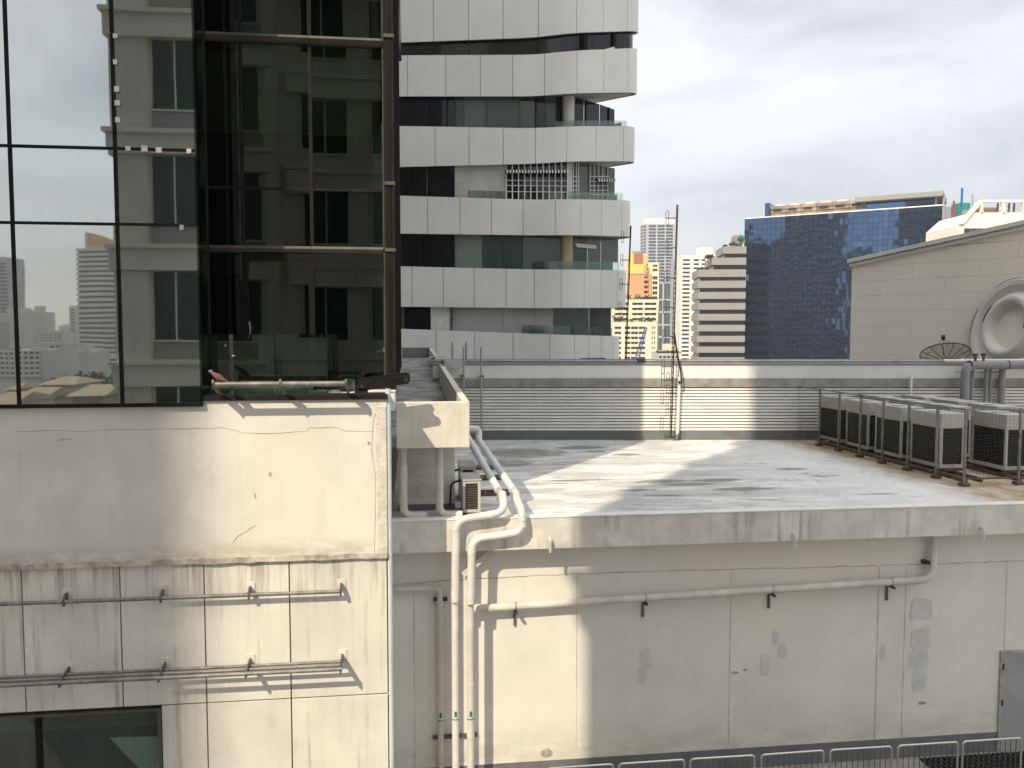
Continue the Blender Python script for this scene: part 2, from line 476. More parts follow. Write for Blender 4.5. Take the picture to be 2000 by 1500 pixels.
def roof_deck_mat():
    m, n, l, b = nodes('roof_deck')
    tc = n.new('ShaderNodeTexCoord'); co = tc.outputs['Object']
    sep = n.new('ShaderNodeSeparateXYZ'); l.new(co, sep.inputs[0])
    c = mixc(n, l, ramp(n, l, noise(n, l, co, .55, 6, .6), .3, .7), (.72,.73,.73), (.82,.82,.80))
    # ponding rings and worn paint: long soft patches
    p1 = noise(n, l, co, .55, 9, .7, sc3=(.8,1.5,1), loc=(4,1,0), dist=1.2)
    c = mixc(n, l, ramp(n, l, p1, .54, .66, 0, .5), c, (.50,.475,.42))
    p2 = noise(n, l, co, .8, 9, .7, sc3=(.6,1.5,1), loc=(1.7,8.2,0), dist=.7)
    c = mixc(n, l, ramp(n, l, p2, .605, .70, 0, .85), c, (.15,.14,.125))
    p3 = noise(n, l, co, 3.0, 7, .7, sc3=(.4,1.8,1), loc=(5.1,2.2,0), dist=.8)
    c = mixc(n, l, mul(n, l, ramp(n, l, p3, .60, .70, 0, .8), ramp(n, l, p1, .44, .55)), c, (.16,.15,.13))
    # single dark stains where water stands
    fine = noise(n, l, co, 2.6, 9, .75, sc3=(.6,1.4,1), loc=(3.3,.4,0), dist=.6)
    big = noise(n, l, co, .9, 5, .6, loc=(.6,5,0))
    total = None
    for (px, py, rx, ry, amt) in ((1135,874,.95,.45,1.0),(1162,882,.35,.2,1.0),(1222,888,.5,.22,1.0),(1010,885,1.9,1.3,.75),(985,905,1.2,1.0,.7),(1100,905,1.3,.5,.5),(1290,940,.8,.28,.9),(1345,946,.75,.22,1.0),(1400,938,.8,.25,.95),(1450,955,1.0,.25,.85),
                                  (1300,968,.7,.2,.7),(1130,938,1.1,.16,.8),(1545,916,.6,.25,.7),(1605,930,.7,.22,.6),(1480,905,.8,.2,.45),(1060,945,.9,.2,.6),(1700,965,1.0,.15,.5),(1250,957,.6,.15,.7)):
        q = on_z(px, py, Z_ROOF) - OFF_DECK
        mp = n.new('ShaderNodeMapping'); mp.vector_type = 'POINT'
        mp.inputs['Scale'].default_value = (1/rx, 1/ry, 1); mp.inputs['Location'].default_value = (-q.x/rx, -q.y/ry, 0)
        l.new(co, mp.inputs['Vector'])
        ln = n.new('ShaderNodeVectorMath'); ln.operation = 'LENGTH'; l.new(mp.outputs['Vector'], ln.inputs[0])
        e = ramp(n, l, ln.outputs['Value'], 1.5, .2, 0, amt)
        if total is None: total = e
        else:
            mx_ = n.new('ShaderNodeMath'); mx_.operation = 'MAXIMUM'; l.new(total, mx_.inputs[0]); l.new(e, mx_.inputs[1]); total = mx_.outputs[0]
    st = n.new('ShaderNodeMath'); st.operation = 'ADD'; l.new(mul(n, l, total, .47), st.inputs[0]); l.new(mul(n, l, fine, .75), st.inputs[1])
    c = mixc(n, l, ramp(n, l, st.outputs[0], .54, .70, 0, .85), c, (.15,.142,.125))
    # tide lines
    wv = n.new('ShaderNodeTexNoise'); wv.inputs['Scale'].default_value = .38; wv.inputs['Detail'].default_value = 6; l.new(co, wv.inputs['Vector'])
    for lev in (.47, .55):
        ab = n.new('ShaderNodeMath'); ab.operation = 'SUBTRACT'; l.new(wv.outputs['Fac'], ab.inputs[0]); ab.inputs[1].default_value = lev
        a2 = n.new('ShaderNodeMath'); a2.operation = 'ABSOLUTE'; l.new(ab.outputs[0], a2.inputs[0])
        c = mixc(n, l, mul(n, l, ramp(n, l, a2.outputs[0], .007, .001, 0, .55), ramp(n, l, big, .4, .6)), c, (.36,.34,.29))
    # the back left corner is dirtier, rust has run from the cage feet
    left = ramp(n, l, sep.outputs['X'], 5.5, 0.5, 0, .55)
    d4 = noise(n, l, co, 1.0, 7, .7, sc3=(.5,1.5,1), loc=(9,3,0), dist=.8)
    c = mixc(n, l, mul(n, l, left, ramp(n, l, d4, .36, .6)), c, (.27,.27,.255))
    ra = ramp(n, l, sep.outputs['X'], RUST_X - 1.3, RUST_X - .1, 0, 1)
    rn = noise(n, l, co, 1.6, 6, .7, sc3=(1,.5,1), loc=(2,4,0))
    c = mixc(n, l, mul(n, l, ra, ramp(n, l, rn, .25, .62, .1, .95)), c, (.40,.27,.12))
    l.new(c, b.inputs['Base Color'])
    l.new(ramp(n, l, p1, .4, .65, .55, .85), b.inputs['Roughness'])
    b.inputs['Specular IOR Level'].default_value = .35
    bp = n.new('ShaderNodeBump'); bp.inputs['Strength'].default_value = .15; bp.inputs['Distance'].default_value = .02
    l.new(noise(n, l, co, 12, 6, .7), bp.inputs['Height']); l.new(bp.outputs['Normal'], b.inputs['Normal'])
    return m
# ================================================================== the large structure
Y_WALL, Y_FAS, Y_BOX, Y_LEFT, Y_REC = 15.3, 14.85, 14.75, 13.5, 15.0
SR = 14.85/14.2
Z_ROOF = CZ - 3.285*SR
Z_TERR = CZ - 8.25*SR
RUST_X = 11.78*SR - 6.0

gr = MB().sheet([(-4000,-4000,0),(4000,-4000,0),(4000,4000,0),(-4000,4000,0)]).build('ground', M['ground'], origin=(0,0,0))
gr['kind'] = 'structure'
tr = MB().box(-.36, 30, 6.0, Y_WALL - .02, 0.02, Z_TERR).build('terrace', M['terrace_floor'])
tr['kind'] = 'structure'

# ---------------- the low cream building with the flat roof
low = thing('flat_roofed_building', 'low cream building with stained flat roof and streaked fascia below the louvred wall', 'building', (6, Y_WALL, 0))
XL, XR = -.362, 32.0
OFF_DECK = Vector((6, 18, Z_ROOF))
roof_deck_mat()
deck = MB().sheet([(XL, Y_FAS+.22, Z_ROOF), (XR, Y_FAS+.22, Z_ROOF), (XR, 28.5, Z_ROOF), (XL, 28.5, Z_ROOF)])
dk = deck.build('roof_deck', M['roof_deck'], low)
for v in dk.data.vertices: v.co = v.co - (OFF_DECK - OFF[low.name])
dk.location = OFF_DECK - OFF[low.name]
zft = CZ - 3.215*SR
MB().box(XL, XR, Y_WALL, 28.4, 0.02, Z_ROOF - .06).build('wall', M['painted_wall'], low)
MB().box(XL, XR, Y_FAS, Y_FAS+.22, CZ-3.79*SR, zft-.025).build('fascia', M['fascia'], low)
MB().box(XL, XR, Y_FAS+.22, Y_WALL+.3, CZ-3.78*SR, Z_ROOF-.07).build('soffit', M['fascia'], low)
MB().box(XL, XR, Y_FAS-.012, Y_FAS+.24, zft-.025, zft).build('coping', M['white_coping'], low, bevel=.006)
zs = CZ - 7.86*SR
xdoor = on_y(1957, 1275, Y_WALL).x
MB().box(XL, xdoor - .03, Y_WALL-.012, Y_WALL+.1, Z_TERR, zs).build('skirting', M['skirting_grey'], low)
def crack(pts, w, parent, y, mat='crack', name='crack', jit=.012, n=6):
    """thin jagged line on a wall facing -Y; pts are (x,z)"""
    P = []
    for (a, b) in zip(pts[:-1], pts[1:]):
        L = math.hypot(b[0]-a[0], b[1]-a[1]); k = max(2, int(L / .12)) if n else 1
        for i in range(k):
            t = i/k
            P.append((a[0]+(b[0]-a[0])*t + random.uniform(-jit, jit)*.5, a[1]+(b[1]-a[1])*t + random.uniform(-jit, jit)))
    P.append(pts[-1])
    m = MB(); v = []; f = []
    for i, p in enumerate(P):
        q = P[min(i+1, len(P)-1)]; o = P[max(i-1, 0)]
        tx, tz = q[0]-o[0], q[1]-o[1]; L = math.hypot(tx, tz) or 1
        ww = w * random.uniform(.35, 1.1)
        v += [(p[0]-tz/L*ww/2, y, p[1]+tx/L*ww/2), (p[0]+tz/L*ww/2, y, p[1]-tx/L*ww/2)]
    for i in range(len(P)-1): f.append((2*i, 2*i+1, 2*i+3, 2*i+2))
    m.add(v, f)
    return m.build(name, M[mat], parent)
def wxz(px, py, y): p = on_y(px, py, y); return (p.x, p.z)
# joints, the long crack under the fascia, repaired patches
crack([wxz(*p, Y_WALL) for p in ((760,1142),(930,1130),(1100,1122),(1300,1115),(1500,1110),(1700,1105),(1900,1099),(2040,1094))], .014, low, Y_WALL-.004)
for px, a, b, w in ((1127,1125,1462,.012),(1428,1118,1450,.014),(1717,1108,1445,.018),(1770,1105,1440,.012),(808,1140,1500,.012),(1967,1098,1270,.012)):
    x0, z0 = wxz(px, a, Y_WALL); x1, z1 = wxz(px, b, Y_WALL)
    crack([(x0, z0), (x0, z1)], w, low, Y_WALL-.003, 'seam', 'joint', .003)
BL = [0]
def blob(px0, py0, px1, py1, mat, name, parent, y, n=14, rough=.22, ang=0.0):
    a, b = wxz(px0, py0, y), wxz(px1, py1, y)
    cx_, cz_ = (a[0]+b[0])/2, (a[1]+b[1])/2; rx, rz = abs(b[0]-a[0])/2, abs(b[1]-a[1])/2
    BL[0] += 1; y = y - .0006*(BL[0] % 9)
    pts = []
    for k in range(n):
        t = 2*math.pi*k/n
        c_, s_ = math.cos(t), math.sin(t)
        q = .55
        ex = math.copysign(abs(c_)**q, c_) * rx * random.uniform(1-rough, 1)
        ez = math.copysign(abs(s_)**q, s_) * rz * random.uniform(1-rough, 1)
        pts.append((cx_+ex, y, cz_+ez))
    return MB().sheet(pts[::-1]).build(name, M[mat], parent)
for q in ((1247,1263,1275,1312),(1244,1300,1262,1338),(1484,1275,1503,1325),(1508,1230,1522,1260),(1518,1256,1537,1288),(1718,1256,1730,1296)):
    blob(*q, 'repair_grey', 'repair_patch', low, Y_WALL-.003)
for q in ((1772,1165,1825,1215),(1775,1222,1820,1275),(1772,1262,1818,1318),(1778,1308,1815,1352)):
    blob(*q, 'repair_grey', 'repair_patch', low, Y_WALL-.004, 18, .35)
for q in ((1425,1311,1444,1317),(1790,1370,1814,1376),(1450,1306,1460,1310)):
    blob(*q, 'stain', 'smudge', low, Y_WALL-.003, 10, .5)
for q in ((1050,1462,1082,1478),(1055,1466,1070,1480)):
    blob(*q, 'stain', 'flaked_patch', low, Y_WALL-.013, 9, .5)
# grey service door at the right
dz1 = on_y(1957, 1275, Y_WALL).z
dr = MB().box(xdoor, xdoor+1.5, Y_WALL-.03, Y_WALL+.02, Z_TERR, dz1).build('door', M['door_grey'], low, bevel=.004)
MB().box(xdoor-.05, xdoor-.002, Y_WALL-.045, Y_WALL+.02, Z_TERR, dz1+.05).build('door_frame', M['seam'], dr)
MB().box(xdoor-.002, xdoor+1.55, Y_WALL-.045, Y_WALL+.02, dz1+.002, dz1+.05).build('door_frame', M['seam'], dr)
for zz in (dz1-.25, dz1-1.0):
    MB().box(xdoor-.012, xdoor+.02, Y_WALL-.06, Y_WALL-.03, zz-.09, zz+.03).build('hinge', M['steel_dark'], dr)
# soffit brace seen behind the drain pipes
b0, b1 = on_y(965, 1072, Y_FAS+.28), on_y(905, 1122, Y_WALL-.05)
MB().bar(b0, b1, .10, .10).build('brace', M['pipe_beige'], low)

# ---------------- the louvred wall at the back of the roof (square to the camera)
DW = 26.5
fw_loc = _f0 * DW
lw = thing('louvred_wall', 'long rooftop wall of white horizontal louvres under a white band and grey capping', 'wall', (fw_loc.x, fw_loc.y, Z_ROOF), YAW)
def lx(px, d=DW): return (px - CX) / F * d
def lz(py, d=DW): return on_d(1000, py, d).z - Z_ROOF
x0, x1 = lx(845), lx(2150)
zb, zt = lz(843), lz(756)
MB().box(x0, x1, .0, .6, -.3, lz(840)).build('skirting', M['skirting_grey'], lw)
MB().box(x0, x1, .10, .6, lz(840), zt+.02).build('backing', M['louvre'], lw)
nsl = 14
for i in range(nsl):
    za = zb + .03 + (zt - zb - .03) * i / nsl; h = (zt - zb) / nsl
    prof = [(0, .10, 0), (0, -.005, .006), (0, -.022, .016), (0, -.012, h*.66), (0, .03, h*.80), (0, .10, h*.82)]
    MB().prism([(x0, q[1], za+q[2]) for q in prof], (x1-x0, 0, 0)).build('louvre', M['louvre'], lw)
zf = lz(739)
xs = [x0 + (x1-x0)*k/9 for k in range(10)]
for a, b in zip(xs[:-1], xs[1:]):
    MB().prism([(a, -.03, zt+.0), (a, -.06, zt+.005), (a, -.045, zf), (a, .09, zf), (a, .09, zt)], (b-a-.008, 0, 0)).build('flashing_sheet', M['zinc_flash'], lw)
MB().box(x0, x1, -.01, .6, zf+.002, lz(713)).build('band', M['white_band'], lw)
zc = lz(713)
zc2 = on_d(1000, 701.5, DW+.6).z - Z_ROOF
MB().prism([(x0, -.04, zc+.004), (x0, -.04, zc+.035), (x0, .6, zc2), (x0, .75, zc2), (x0, .75, zc+.004)], (x1-x0, 0, 0)).build('capping', M['parapet_grey'], lw)
MB().tube([(x0-.2, .22, zc+.13), (lx(1240), .22, zc+.115), (lx(1265), .22, zc+.13), (x1, .22, zc+.13)], .022, 8).build('cable_pipe', M['galvanised'], lw, smooth=True)
MB().box(lx(1247), lx(1262), .16, .3, zc+.06, zc+.22).build('junction_box', M['steel_grey'], lw, bevel=.01)
MB().box(x0, x1, .76, 8, -.5, zc-.15).build('rear_roof', M['parapet_grey'], lw)

# ---------------- the concrete channel box beside the tower
ch = thing('concrete_channel', 'raised cream concrete channel with dirty floor running back beside the dark tower', 'channel', (.4, Y_BOX, Z_ROOF))
xb0, xb1 = -.25, on_y(917, 785, Y_BOX).x
zb1, zb0 = on_y(850, 785, Y_BOX).z, on_y(850, 875, Y_BOX).z
YE = 40.0
z_end = on_y(830, 680, YE).z
zfl0, zfl1 = zb1 - .62, on_y(820, 701, YE).z
MB().box(xb0, xb1, Y_BOX, Y_BOX+.14, zb0, zb1).build('front_wall', M['box_plaster'], ch, bevel=.012)
def slab(xa, xb_, ya, yb, z00, z01, z10, z11):
    return MB().add([(xa,ya,z00),(xb_,ya,z00),(xb_,yb,z10),(xa,yb,z10),(xa,ya,z01),(xb_,ya,z01),(xb_,yb,z11),(xa,yb,z11)],
        [(0,3,2,1),(4,5,6,7),(0,1,5,4),(1,2,6,5),(2,3,7,6),(3,0,4,7)])
slab(xb1-.13, xb1-.002, Y_BOX+.14, YE, zb0+.01, zb1-.003, zb0+.6, z_end).build('side_wall', M['box_plaster'], ch)
surf('channel_floor', (.36,.36,.35), .75, .35, 1.2, patch=.9, patchcol=(.05,.05,.048), pscale=1.3, bump=.2)
slab(xb0-.4, xb1-.13, Y_BOX+.14, YE, zb0+.012, zfl0, zb0+.6, zfl1).build('channel_floor', M['channel_floor'], ch)
MB().box(xb0-.4, xb1, YE, YE+.2, zb0, on_y(800, 679, YE).z).build('end_wall', M['parapet_grey'], ch)
MB().tube([on_y(775,701,27), on_y(833,701,27), on_y(845,697,27.2), on_y(872,697,27.2)], .02, 6).build('conduit', M['galvanised'], ch)
MB().box(xb0, on_y(888, 900, 16.0).x, 16.0, 16.2, Z_ROOF-.05, zb0-.004).build('support_wall', M['painted_wall'], ch)
MB().box(xb0, on_y(888, 900, 16.0).x+.004, 15.99, 16.21, Z_ROOF-.04, Z_ROOF+.12).build('support_skirting', M['skirting_grey'], ch)
# gutter shelf where the channel meets the louvred wall
g0 = on_d(846, 700, 25.0); g1 = on_d(874, 700, 25.0)
MB().box(xb1-.02, xb1+.55, 25.4, 27.6, CZ-1.08, CZ-.86).build('gutter_box', M['galvanised'], ch, bevel=.01)

# ---------------- the dark glass tower at the left
tw = thing('dark_glass_tower', 'dark glass tower with mirrored panes, glazed recess and cream plaster wall below', 'building', (-3.5, Y_LEFT, 0))
XC = -.385                                            # corner of the plaster wall
XM1 = on_y(389, 500, Y_LEFT-.06).x                    # right edge of the mirrored front
zm0 = on_y(200, 791, Y_LEFT-.06).z
zled = on_y(370, 1096, Y_LEFT).z
zpt_l, zpt_r = on_y(200, 796, Y_LEFT).z, on_y(600, 776, Y_LEFT).z
XFAR = -32.0
# plaster wall: left of the mirror edge it stops under the glass, to the right it carries the terrace edge
MB().box(XFAR, XM1-.01, Y_LEFT, Y_LEFT+.9, zled, zpt_l).build('plaster_wall', M['plaster'], tw)
MB().box(XM1-.01, XC, Y_LEFT, Y_LEFT+.35, zled, zpt_r).build('plaster_wall', M['plaster'], tw)
MB().box(XC-.17, XC-.004, Y_LEFT-.012, Y_LEFT+.2, zled+.02, zpt_r-.15).build('flaking_corner', M['plaster_rough'], tw, bevel=.01)
MB().box(XC-.025, XC+.02, Y_LEFT+.03, Y_REC+.6, 0.02, zpt_r-.02).build('side_wall', M['trim_pale'], tw)
MB().tube([(XC+.025, Y_LEFT+.06, 0.02), (XC+.025, Y_LEFT+.06, zpt_r+.12)], .045, 12).build('corner_trim', M['trim_pale'], tw, smooth=True)
# jagged dirty drip ledge between plaster and panels
pts = []
xx = XFAR
rl = random.Random(3)
lv, lf = [], []
xs_ = [-7.6]
while xs_[-1] < XC-.01: xs_.append(min(XC-.01, xs_[-1] + rl.uniform(.05, .16)))
for x in xs_:
    d = rl.uniform(0, .012); e = rl.uniform(0, .02)
    lv += [(x, Y_LEFT-.022-d, zled+.03+e), (x, Y_LEFT-.03-d, zled-.035-rl.uniform(0,.02)), (x, Y_LEFT+.05, zled-.03), (x, Y_LEFT+.05, zled+.04)]
for i in range(len(xs_)-1):
    for k in range(4): lf.append((4*i+k, 4*i+(k+1)%4, 4*i+4+(k+1)%4, 4*i+4+k))
lf += [(3,2,1,0), tuple(4*(len(xs_)-1)+k for k in range(4))]
MB().add(lv, lf).build('drip_ledge', M['ledge_dirty'], tw)
# cladding panels
ypan = Y_LEFT + .03
seams = [-7.9] + [on_y(px, py, ypan).x for px, py in ((-130,1250),(46,1250),(237,1250),(401,1250),(567,1250))] + [XC]
zrow = on_y(500, 1368, ypan).z
zbot = CZ - 9.5
xwin = on_y(316, 1440, ypan).x
g = .011
for a, b in zip(seams[:-1], seams[1:]):
    ztop = zled - .045
    MB().box(a+g, b-g if b != XC else b, ypan, ypan+.05, zrow+g, ztop).build('cladding_panel', M['cladding'], tw, bevel=.004)
    if b > xwin + .05:
        MB().box(max(a, xwin)+g, b-g if b != XC else b, ypan, ypan+.05, zbot, zrow-g).build('cladding_panel', M['cladding'], tw, bevel=.004)
MB().box(XFAR, XC-.02, Y_LEFT+.085, Y_LEFT+.9, zrow-.02, zled-.02).build('inner_wall', M['crack'], tw)
MB().box(xwin, XC-.02, Y_LEFT+.085, Y_LEFT+.9, .02, zrow-.021).build('inner_wall', M['crack'], tw)
# window at the bottom left
zwt = on_y(150, 1392, ypan).z
wn_ = MB().box(-8.0, xwin-.055, ypan-.02, ypan+.12, zwt-.035, zwt).build('window', M['sill_metal'], tw)
MB().box(xwin-.055, xwin, ypan-.021, ypan+.12, zbot, zwt).build('window_jamb', M['sill_metal'], wn_)
xmu = on_y(76, 1450, ypan).x
MB().box(xmu-.05, xmu+.02, ypan+.0, ypan+.1, zbot, zwt-.035).build('window_mullion', M['frame_black'], wn_)
for a, b in ((-8.0, xmu-.05), (xmu+.02, xwin-.055)):
    MB().box(a, b, ypan+.045, ypan+.057, zbot, zwt-.035).build('pane', M['pale_glass'], wn_)
MB().box(-8.0, xwin-.055, ypan+.35, ypan+.37, zwt-.42, zwt-.03).build('roller_blind', M['steel_grey'], wn_)
c0 = [on_y(*p, ypan+.25) for p in ((214,1441),(313,1438),(313,1530),(300,1530))]
MB().prism(c0, (0, .01, 0)).build('white_curtain', M['curtain_white'], wn_)
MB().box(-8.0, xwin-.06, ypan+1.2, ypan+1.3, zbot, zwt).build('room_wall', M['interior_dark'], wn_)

# mirrored front: panes, mullions, transoms
ym = Y_LEFT - .06
tx_l = [on_y(px, 500, ym).x for px in (-190, 27, 231)] + [XM1]
zts = [zm0, on_y(300, 439, ym).z, on_y(300, 292, ym).z, on_y(300, -70, ym).z, on_y(300,-330,ym).z]
rp = random.Random(11)
for i in range(3):
    for k in range(4):
        w, h = tx_l[i+1]-tx_l[i]-.004, zts[k+1]-zts[k]-.004
        me = mesh_of(MB().box(-w/2, w/2, 0, .02, -h/2, h/2), 'mirror_pane', M['mirror_glass'])
        place('mirror_pane', me, tw, ((tx_l[i]+tx_l[i+1])/2, ym, (zts[k]+zts[k+1])/2), (R(rp.uniform(-.12,.12)), 0, R(rp.uniform(-.12,.12))))
for x, w in zip(tx_l[1:3], (.045, .05)):
    MB().box(x-w/2, x+w/2, ym-.025, ym+.05, zm0, zts[-1]).build('mullion', M['frame_black'], tw)
MB().box(XM1-.03, XM1+.0, ym-.012, ym+.5, zm0, zts[-1]).build('edge_mullion', M['tint_glass'], tw)
for z in zts[1:4]:
    MB().box(tx_l[0], XM1-.031, ym-.022, ym+.05, z-.021, z+.021).build('transom', M['frame_black'], tw)
MB().box(tx_l[0], XM1, ym-.03, ym+.1, zm0-.03, zm0+.022).build('bottom_rail', M['frame_black'], tw)
MB().box(XFAR, tx_l[0]-.01, ym, ym+.3, zm0, CZ+62).build('mirror_wall', M['mirror_glass'], tw)
MB().box(tx_l[0], XM1-.05, ym+.1, ym+.9, zm0, CZ+62).build('core_wall', M['frame_black'], tw)
# white fixing clips left on the joints
for px, py in ((225,70),(225,121),(228,174),(229,201),(230,234),(250,290),(282,290),(310,293),(369,295)):
    p = on_y(px, py, ym-.03)
    w, h = rp.uniform(.028,.045), rp.uniform(.03,.045)
    MB().box(p.x-w, p.x+w, p.y-.008, p.y+.006, p.z-h, p.z+h).build('clip', M['clip_white'], tw)
p = on_y(355, 443, ym-.03); MB().box(p.x-.03, p.x+.03, p.y-.01, p.y+.006, p.z-.05, p.z+.03).build('clip', M['ledge_dirty'], tw)

# glazed recess
yr = Y_REC
xr_m = [XM1-.6] + [on_y(px, 400, yr).x for px in (474, 609, 748)]
zr_t = [CZ-1.03, on_y(600, 487, yr).z, on_y(600, 370, yr).z, on_y(600, 80, yr).z, on_y(600,-260,yr).z]
for i in range(3):
    for k in range(4):
        if i == 1 and k == 0: continue
        w, h = xr_m[i+1]-xr_m[i]-.03, zr_t[k+1]-zr_t[k]-.03
        me = mesh_of(MB().box(-w/2, w/2, 0, .012, -h/2, h/2), 'glass_pane', M['tint_glass'])
        place('glass_pane', me, tw, ((xr_m[i]+xr_m[i+1])/2, yr, (zr_t[k]+zr_t[k+1])/2), (R(rp.uniform(-.15,.15)), 0, R(rp.uniform(-.15,.15))))
for x in xr_m[1:3]:
    MB().box(x-.03, x+.03, yr-.045, yr+.06, zr_t[1]+.03, zr_t[-1]).build('mullion', M['frame_brown'], tw)
MB().box(xr_m[0], xr_m[3], yr-.03, yr+.06, zr_t[2]-.025, zr_t[2]+.025).build('transom', M['frame_brown'], tw)
for z, pr in ((zr_t[1], .10), (zr_t[3], .16)):
    for a, b in zip(xr_m[:-1], xr_m[1:]):
        MB().prism([(a+.003, yr-pr, z+.0), (a+.003, yr-pr+.015, z+.045), (a+.003, yr+.05, z+.06), (a+.003, yr+.05, z-.075), (a+.003, yr-pr*.55, z-.06)], (b-a-.006, 0, 0)).build('sill_ledge', M['sill_metal'], tw, bevel=.004)
# door with thick black frame
xa, xb_ = xr_m[1]-.03, xr_m[2]+.03
za_, zb_ = zr_t[0], zr_t[1]-.08
door = MB().box(xa, xa+.1, yr-.05, yr+.06, za_, zb_).build('door', M['frame_black'], tw)
MB().box(xb_-.1, xb_, yr-.05, yr+.06, za_, zb_).build('door_stile', M['frame_black'], door)
MB().box(xa+.1, xb_-.1, yr-.051, yr+.06, zb_-.13, zb_).build('door_rail', M['frame_black'], door)
MB().box(xa+.1, xb_-.1, yr-.051, yr+.06, za_, za_+.16).build('door_rail', M['frame_black'], door)
MB().box(xa+.1, xb_-.1, yr, yr+.012, za_+.16, zb_-.13).build('pane', M['tint_glass'], door)
hp = [on_y(*q, yr-.1) for q in ((486,629),(489,640),(488,652),(485,661))]
MB().tube(rounded([Vector((hp[0].x, yr-.05, hp[0].z))] + hp + [Vector((hp[3].x, yr-.05, hp[3].z))], .04), .012, 8).build('handle', M['stainless'], door, smooth=True)
# corner column
xk0, xk1 = xr_m[3]+.005, -.26
MB().box(xk0, xk0+.018, yr-.06, yr+.1, zr_t[0], zr_t[-1]).build('column_fin', M['sill_metal'], tw)
MB().box(xk0+.018, xk1, yr-.09, yr+.28, zr_t[0], zr_t[-1]).build('corner_column', M['frame_brown'], tw)
MB().box(xk0+.075, xk1-.05, yr-.105, yr-.09, zr_t[0], zr_t[-1]).build('column_cover', M['frame_black'], tw)
for py in (70, 358, 488):
    z = on_y(760, py, yr-.1).z
    MB().box(xk0+.03, xk1+.02, yr-.13, yr+.1, z-.03, z+.03).build('column_joint', M['sill_metal'], tw)
# side curtain wall of the tower, seen at a sharp angle
ys = yr + .28
k = 0
while ys < 25.5:
    MB().box(xk1-.05, xk1-.02, ys+.02, ys+1.28, CZ-1.0, CZ+12).build('side_pane', M['side_glass'], tw)
    MB().box(xk1-.07, xk1+.01, ys-.02, ys+.02, CZ-1.0, CZ+12).build('side_mullion', M['frame_brown'], tw)
    ys += 1.3
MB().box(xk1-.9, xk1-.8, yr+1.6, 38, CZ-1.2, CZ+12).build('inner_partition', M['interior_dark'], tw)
MB().box(XFAR, xk1-.1, 26, 38, .02, CZ-.6).build('rear_block', M['city_grey'], tw)
MB().box(XFAR, xk1-.02, 19.5, 38, CZ+12.05, CZ+38).build('upper_tower', M['tower_glass'], tw)
MB().box(XFAR, xk1-.02, ym+.9, 19.5, CZ+12.05, CZ+38).build('upper_front', M['tower_glass'], tw)
MB().box(xk1-.16, xk1-.10, yr+.3, 25.5, CZ-1.2, CZ+12).build('side_lining', M['interior_dark'], tw)
# rooms behind the recess
zc_ = zr_t[3]
MB().box(-8, xk1-.06, yr+.2, yr+5, zr_t[1]-.12, zr_t[1]+.02).build('floor_slab', M['interior_ceiling'], tw)
MB().box(-8, xk1-.06, yr+.2, yr+5, zc_-.12, zc_+.02).build('floor_slab', M['interior_ceiling'], tw)
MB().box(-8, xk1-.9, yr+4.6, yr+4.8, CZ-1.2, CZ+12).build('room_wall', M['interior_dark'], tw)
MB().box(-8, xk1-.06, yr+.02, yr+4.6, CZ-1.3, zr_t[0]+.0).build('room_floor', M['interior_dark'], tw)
zbl = on_y(560, 262, yr+.3).z
MB().box(xr_m[0]+.05, xk1-.25, yr+.30, yr+.32, zbl, zc_-.14).build('roller_blind', M['blind_olive'], tw)
# terrace edge: dark flashing and cream floor
zte = on_y(600, 771, Y_LEFT-.04).z
MB().box(XM1+.0, XC+.02, Y_LEFT-.05, Y_LEFT+.3, zte-.085, zte).build('edge_flashing', M['frame_brown'], tw, bevel=.006)
MB().box(XM1-.6, xk1, Y_LEFT+.3, yr+.02, zte-.3, zte-.03).build('recess_floor', M['plaster'], tw)
MB().box(XM1-.45, xr_m[2], Y_LEFT+.55, yr-.1, zte-.03, zte+.06).build('recess_kerb', M['plaster'], tw, bevel=.01)
# plaster cracks
def lwx(px, py): return wxz(px, py, Y_LEFT)
crack([lwx(*p) for p in ((30,842),(110,840),(160,843),(240,838),(330,838),(395,838),(430,835),(455,840),(470,845),(540,846),(600,843),(605,835),(660,836),(675,842),(728,842))], .009, tw, Y_LEFT-.003)
crack([lwx(*p) for p in ((735,775),(738,798),(730,815),(728,842),(726,880),(733,930),(733,1000),(731,1085))], .009, tw, Y_LEFT-.004)
crack([lwx(*p) for p in ((500,1026),(478,1040),(462,1050),(455,1060))], .010, tw, Y_LEFT-.003)
crack([lwx(*p) for p in ((112,861),(128,858),(140,857))], .03, tw, Y_LEFT-.003, 'stain')
for q in ((524,920,531,932),(496,960,500,975),(716,860,724,870)):
    blob(*q, 'stain', 'scab', tw, Y_LEFT-.003, 11, .6)
# ================================================================== near objects
# ---------------- glass balustrade in the recess
zg0 = zte - .03
bal = thing('glass_balustrade', 'waist high glass balustrade on the recess terrace in front of the door', 'balustrade', (-2, Y_LEFT+.5, zg0))
yb_ = Y_LEFT + .48
xg0, xg1 = XM1-.3, on_y(638, 700, yb_).x
zgt = on_y(560, 653, yb_).z
xps = on_y(452, 700, yb_).x
for a, b in ((xg0, xps-.03), (xps+.03, on_y(537,700,yb_).x-.006), (on_y(537,700,yb_).x+.006, xg1)):
    MB().box(a, b, yb_, yb_+.012, zg0, zgt).build('glass_panel', M['clear_glass'], bal)
MB().box(xg1, xg1+.012, yb_, yr-.08, zg0, zgt).build('glass_panel', M['clear_glass'], bal)
MB().box(xg1-.004, xg1+.016, yb_-.003, yb_, zg0, zgt).build('glass_edge', M['frame_black'], bal)
MB().box(xps-.03, xps+.03, yb_-.02, yb_+.03, zg0, zgt).build('post', M['steel_grey'], bal, bevel=.004)
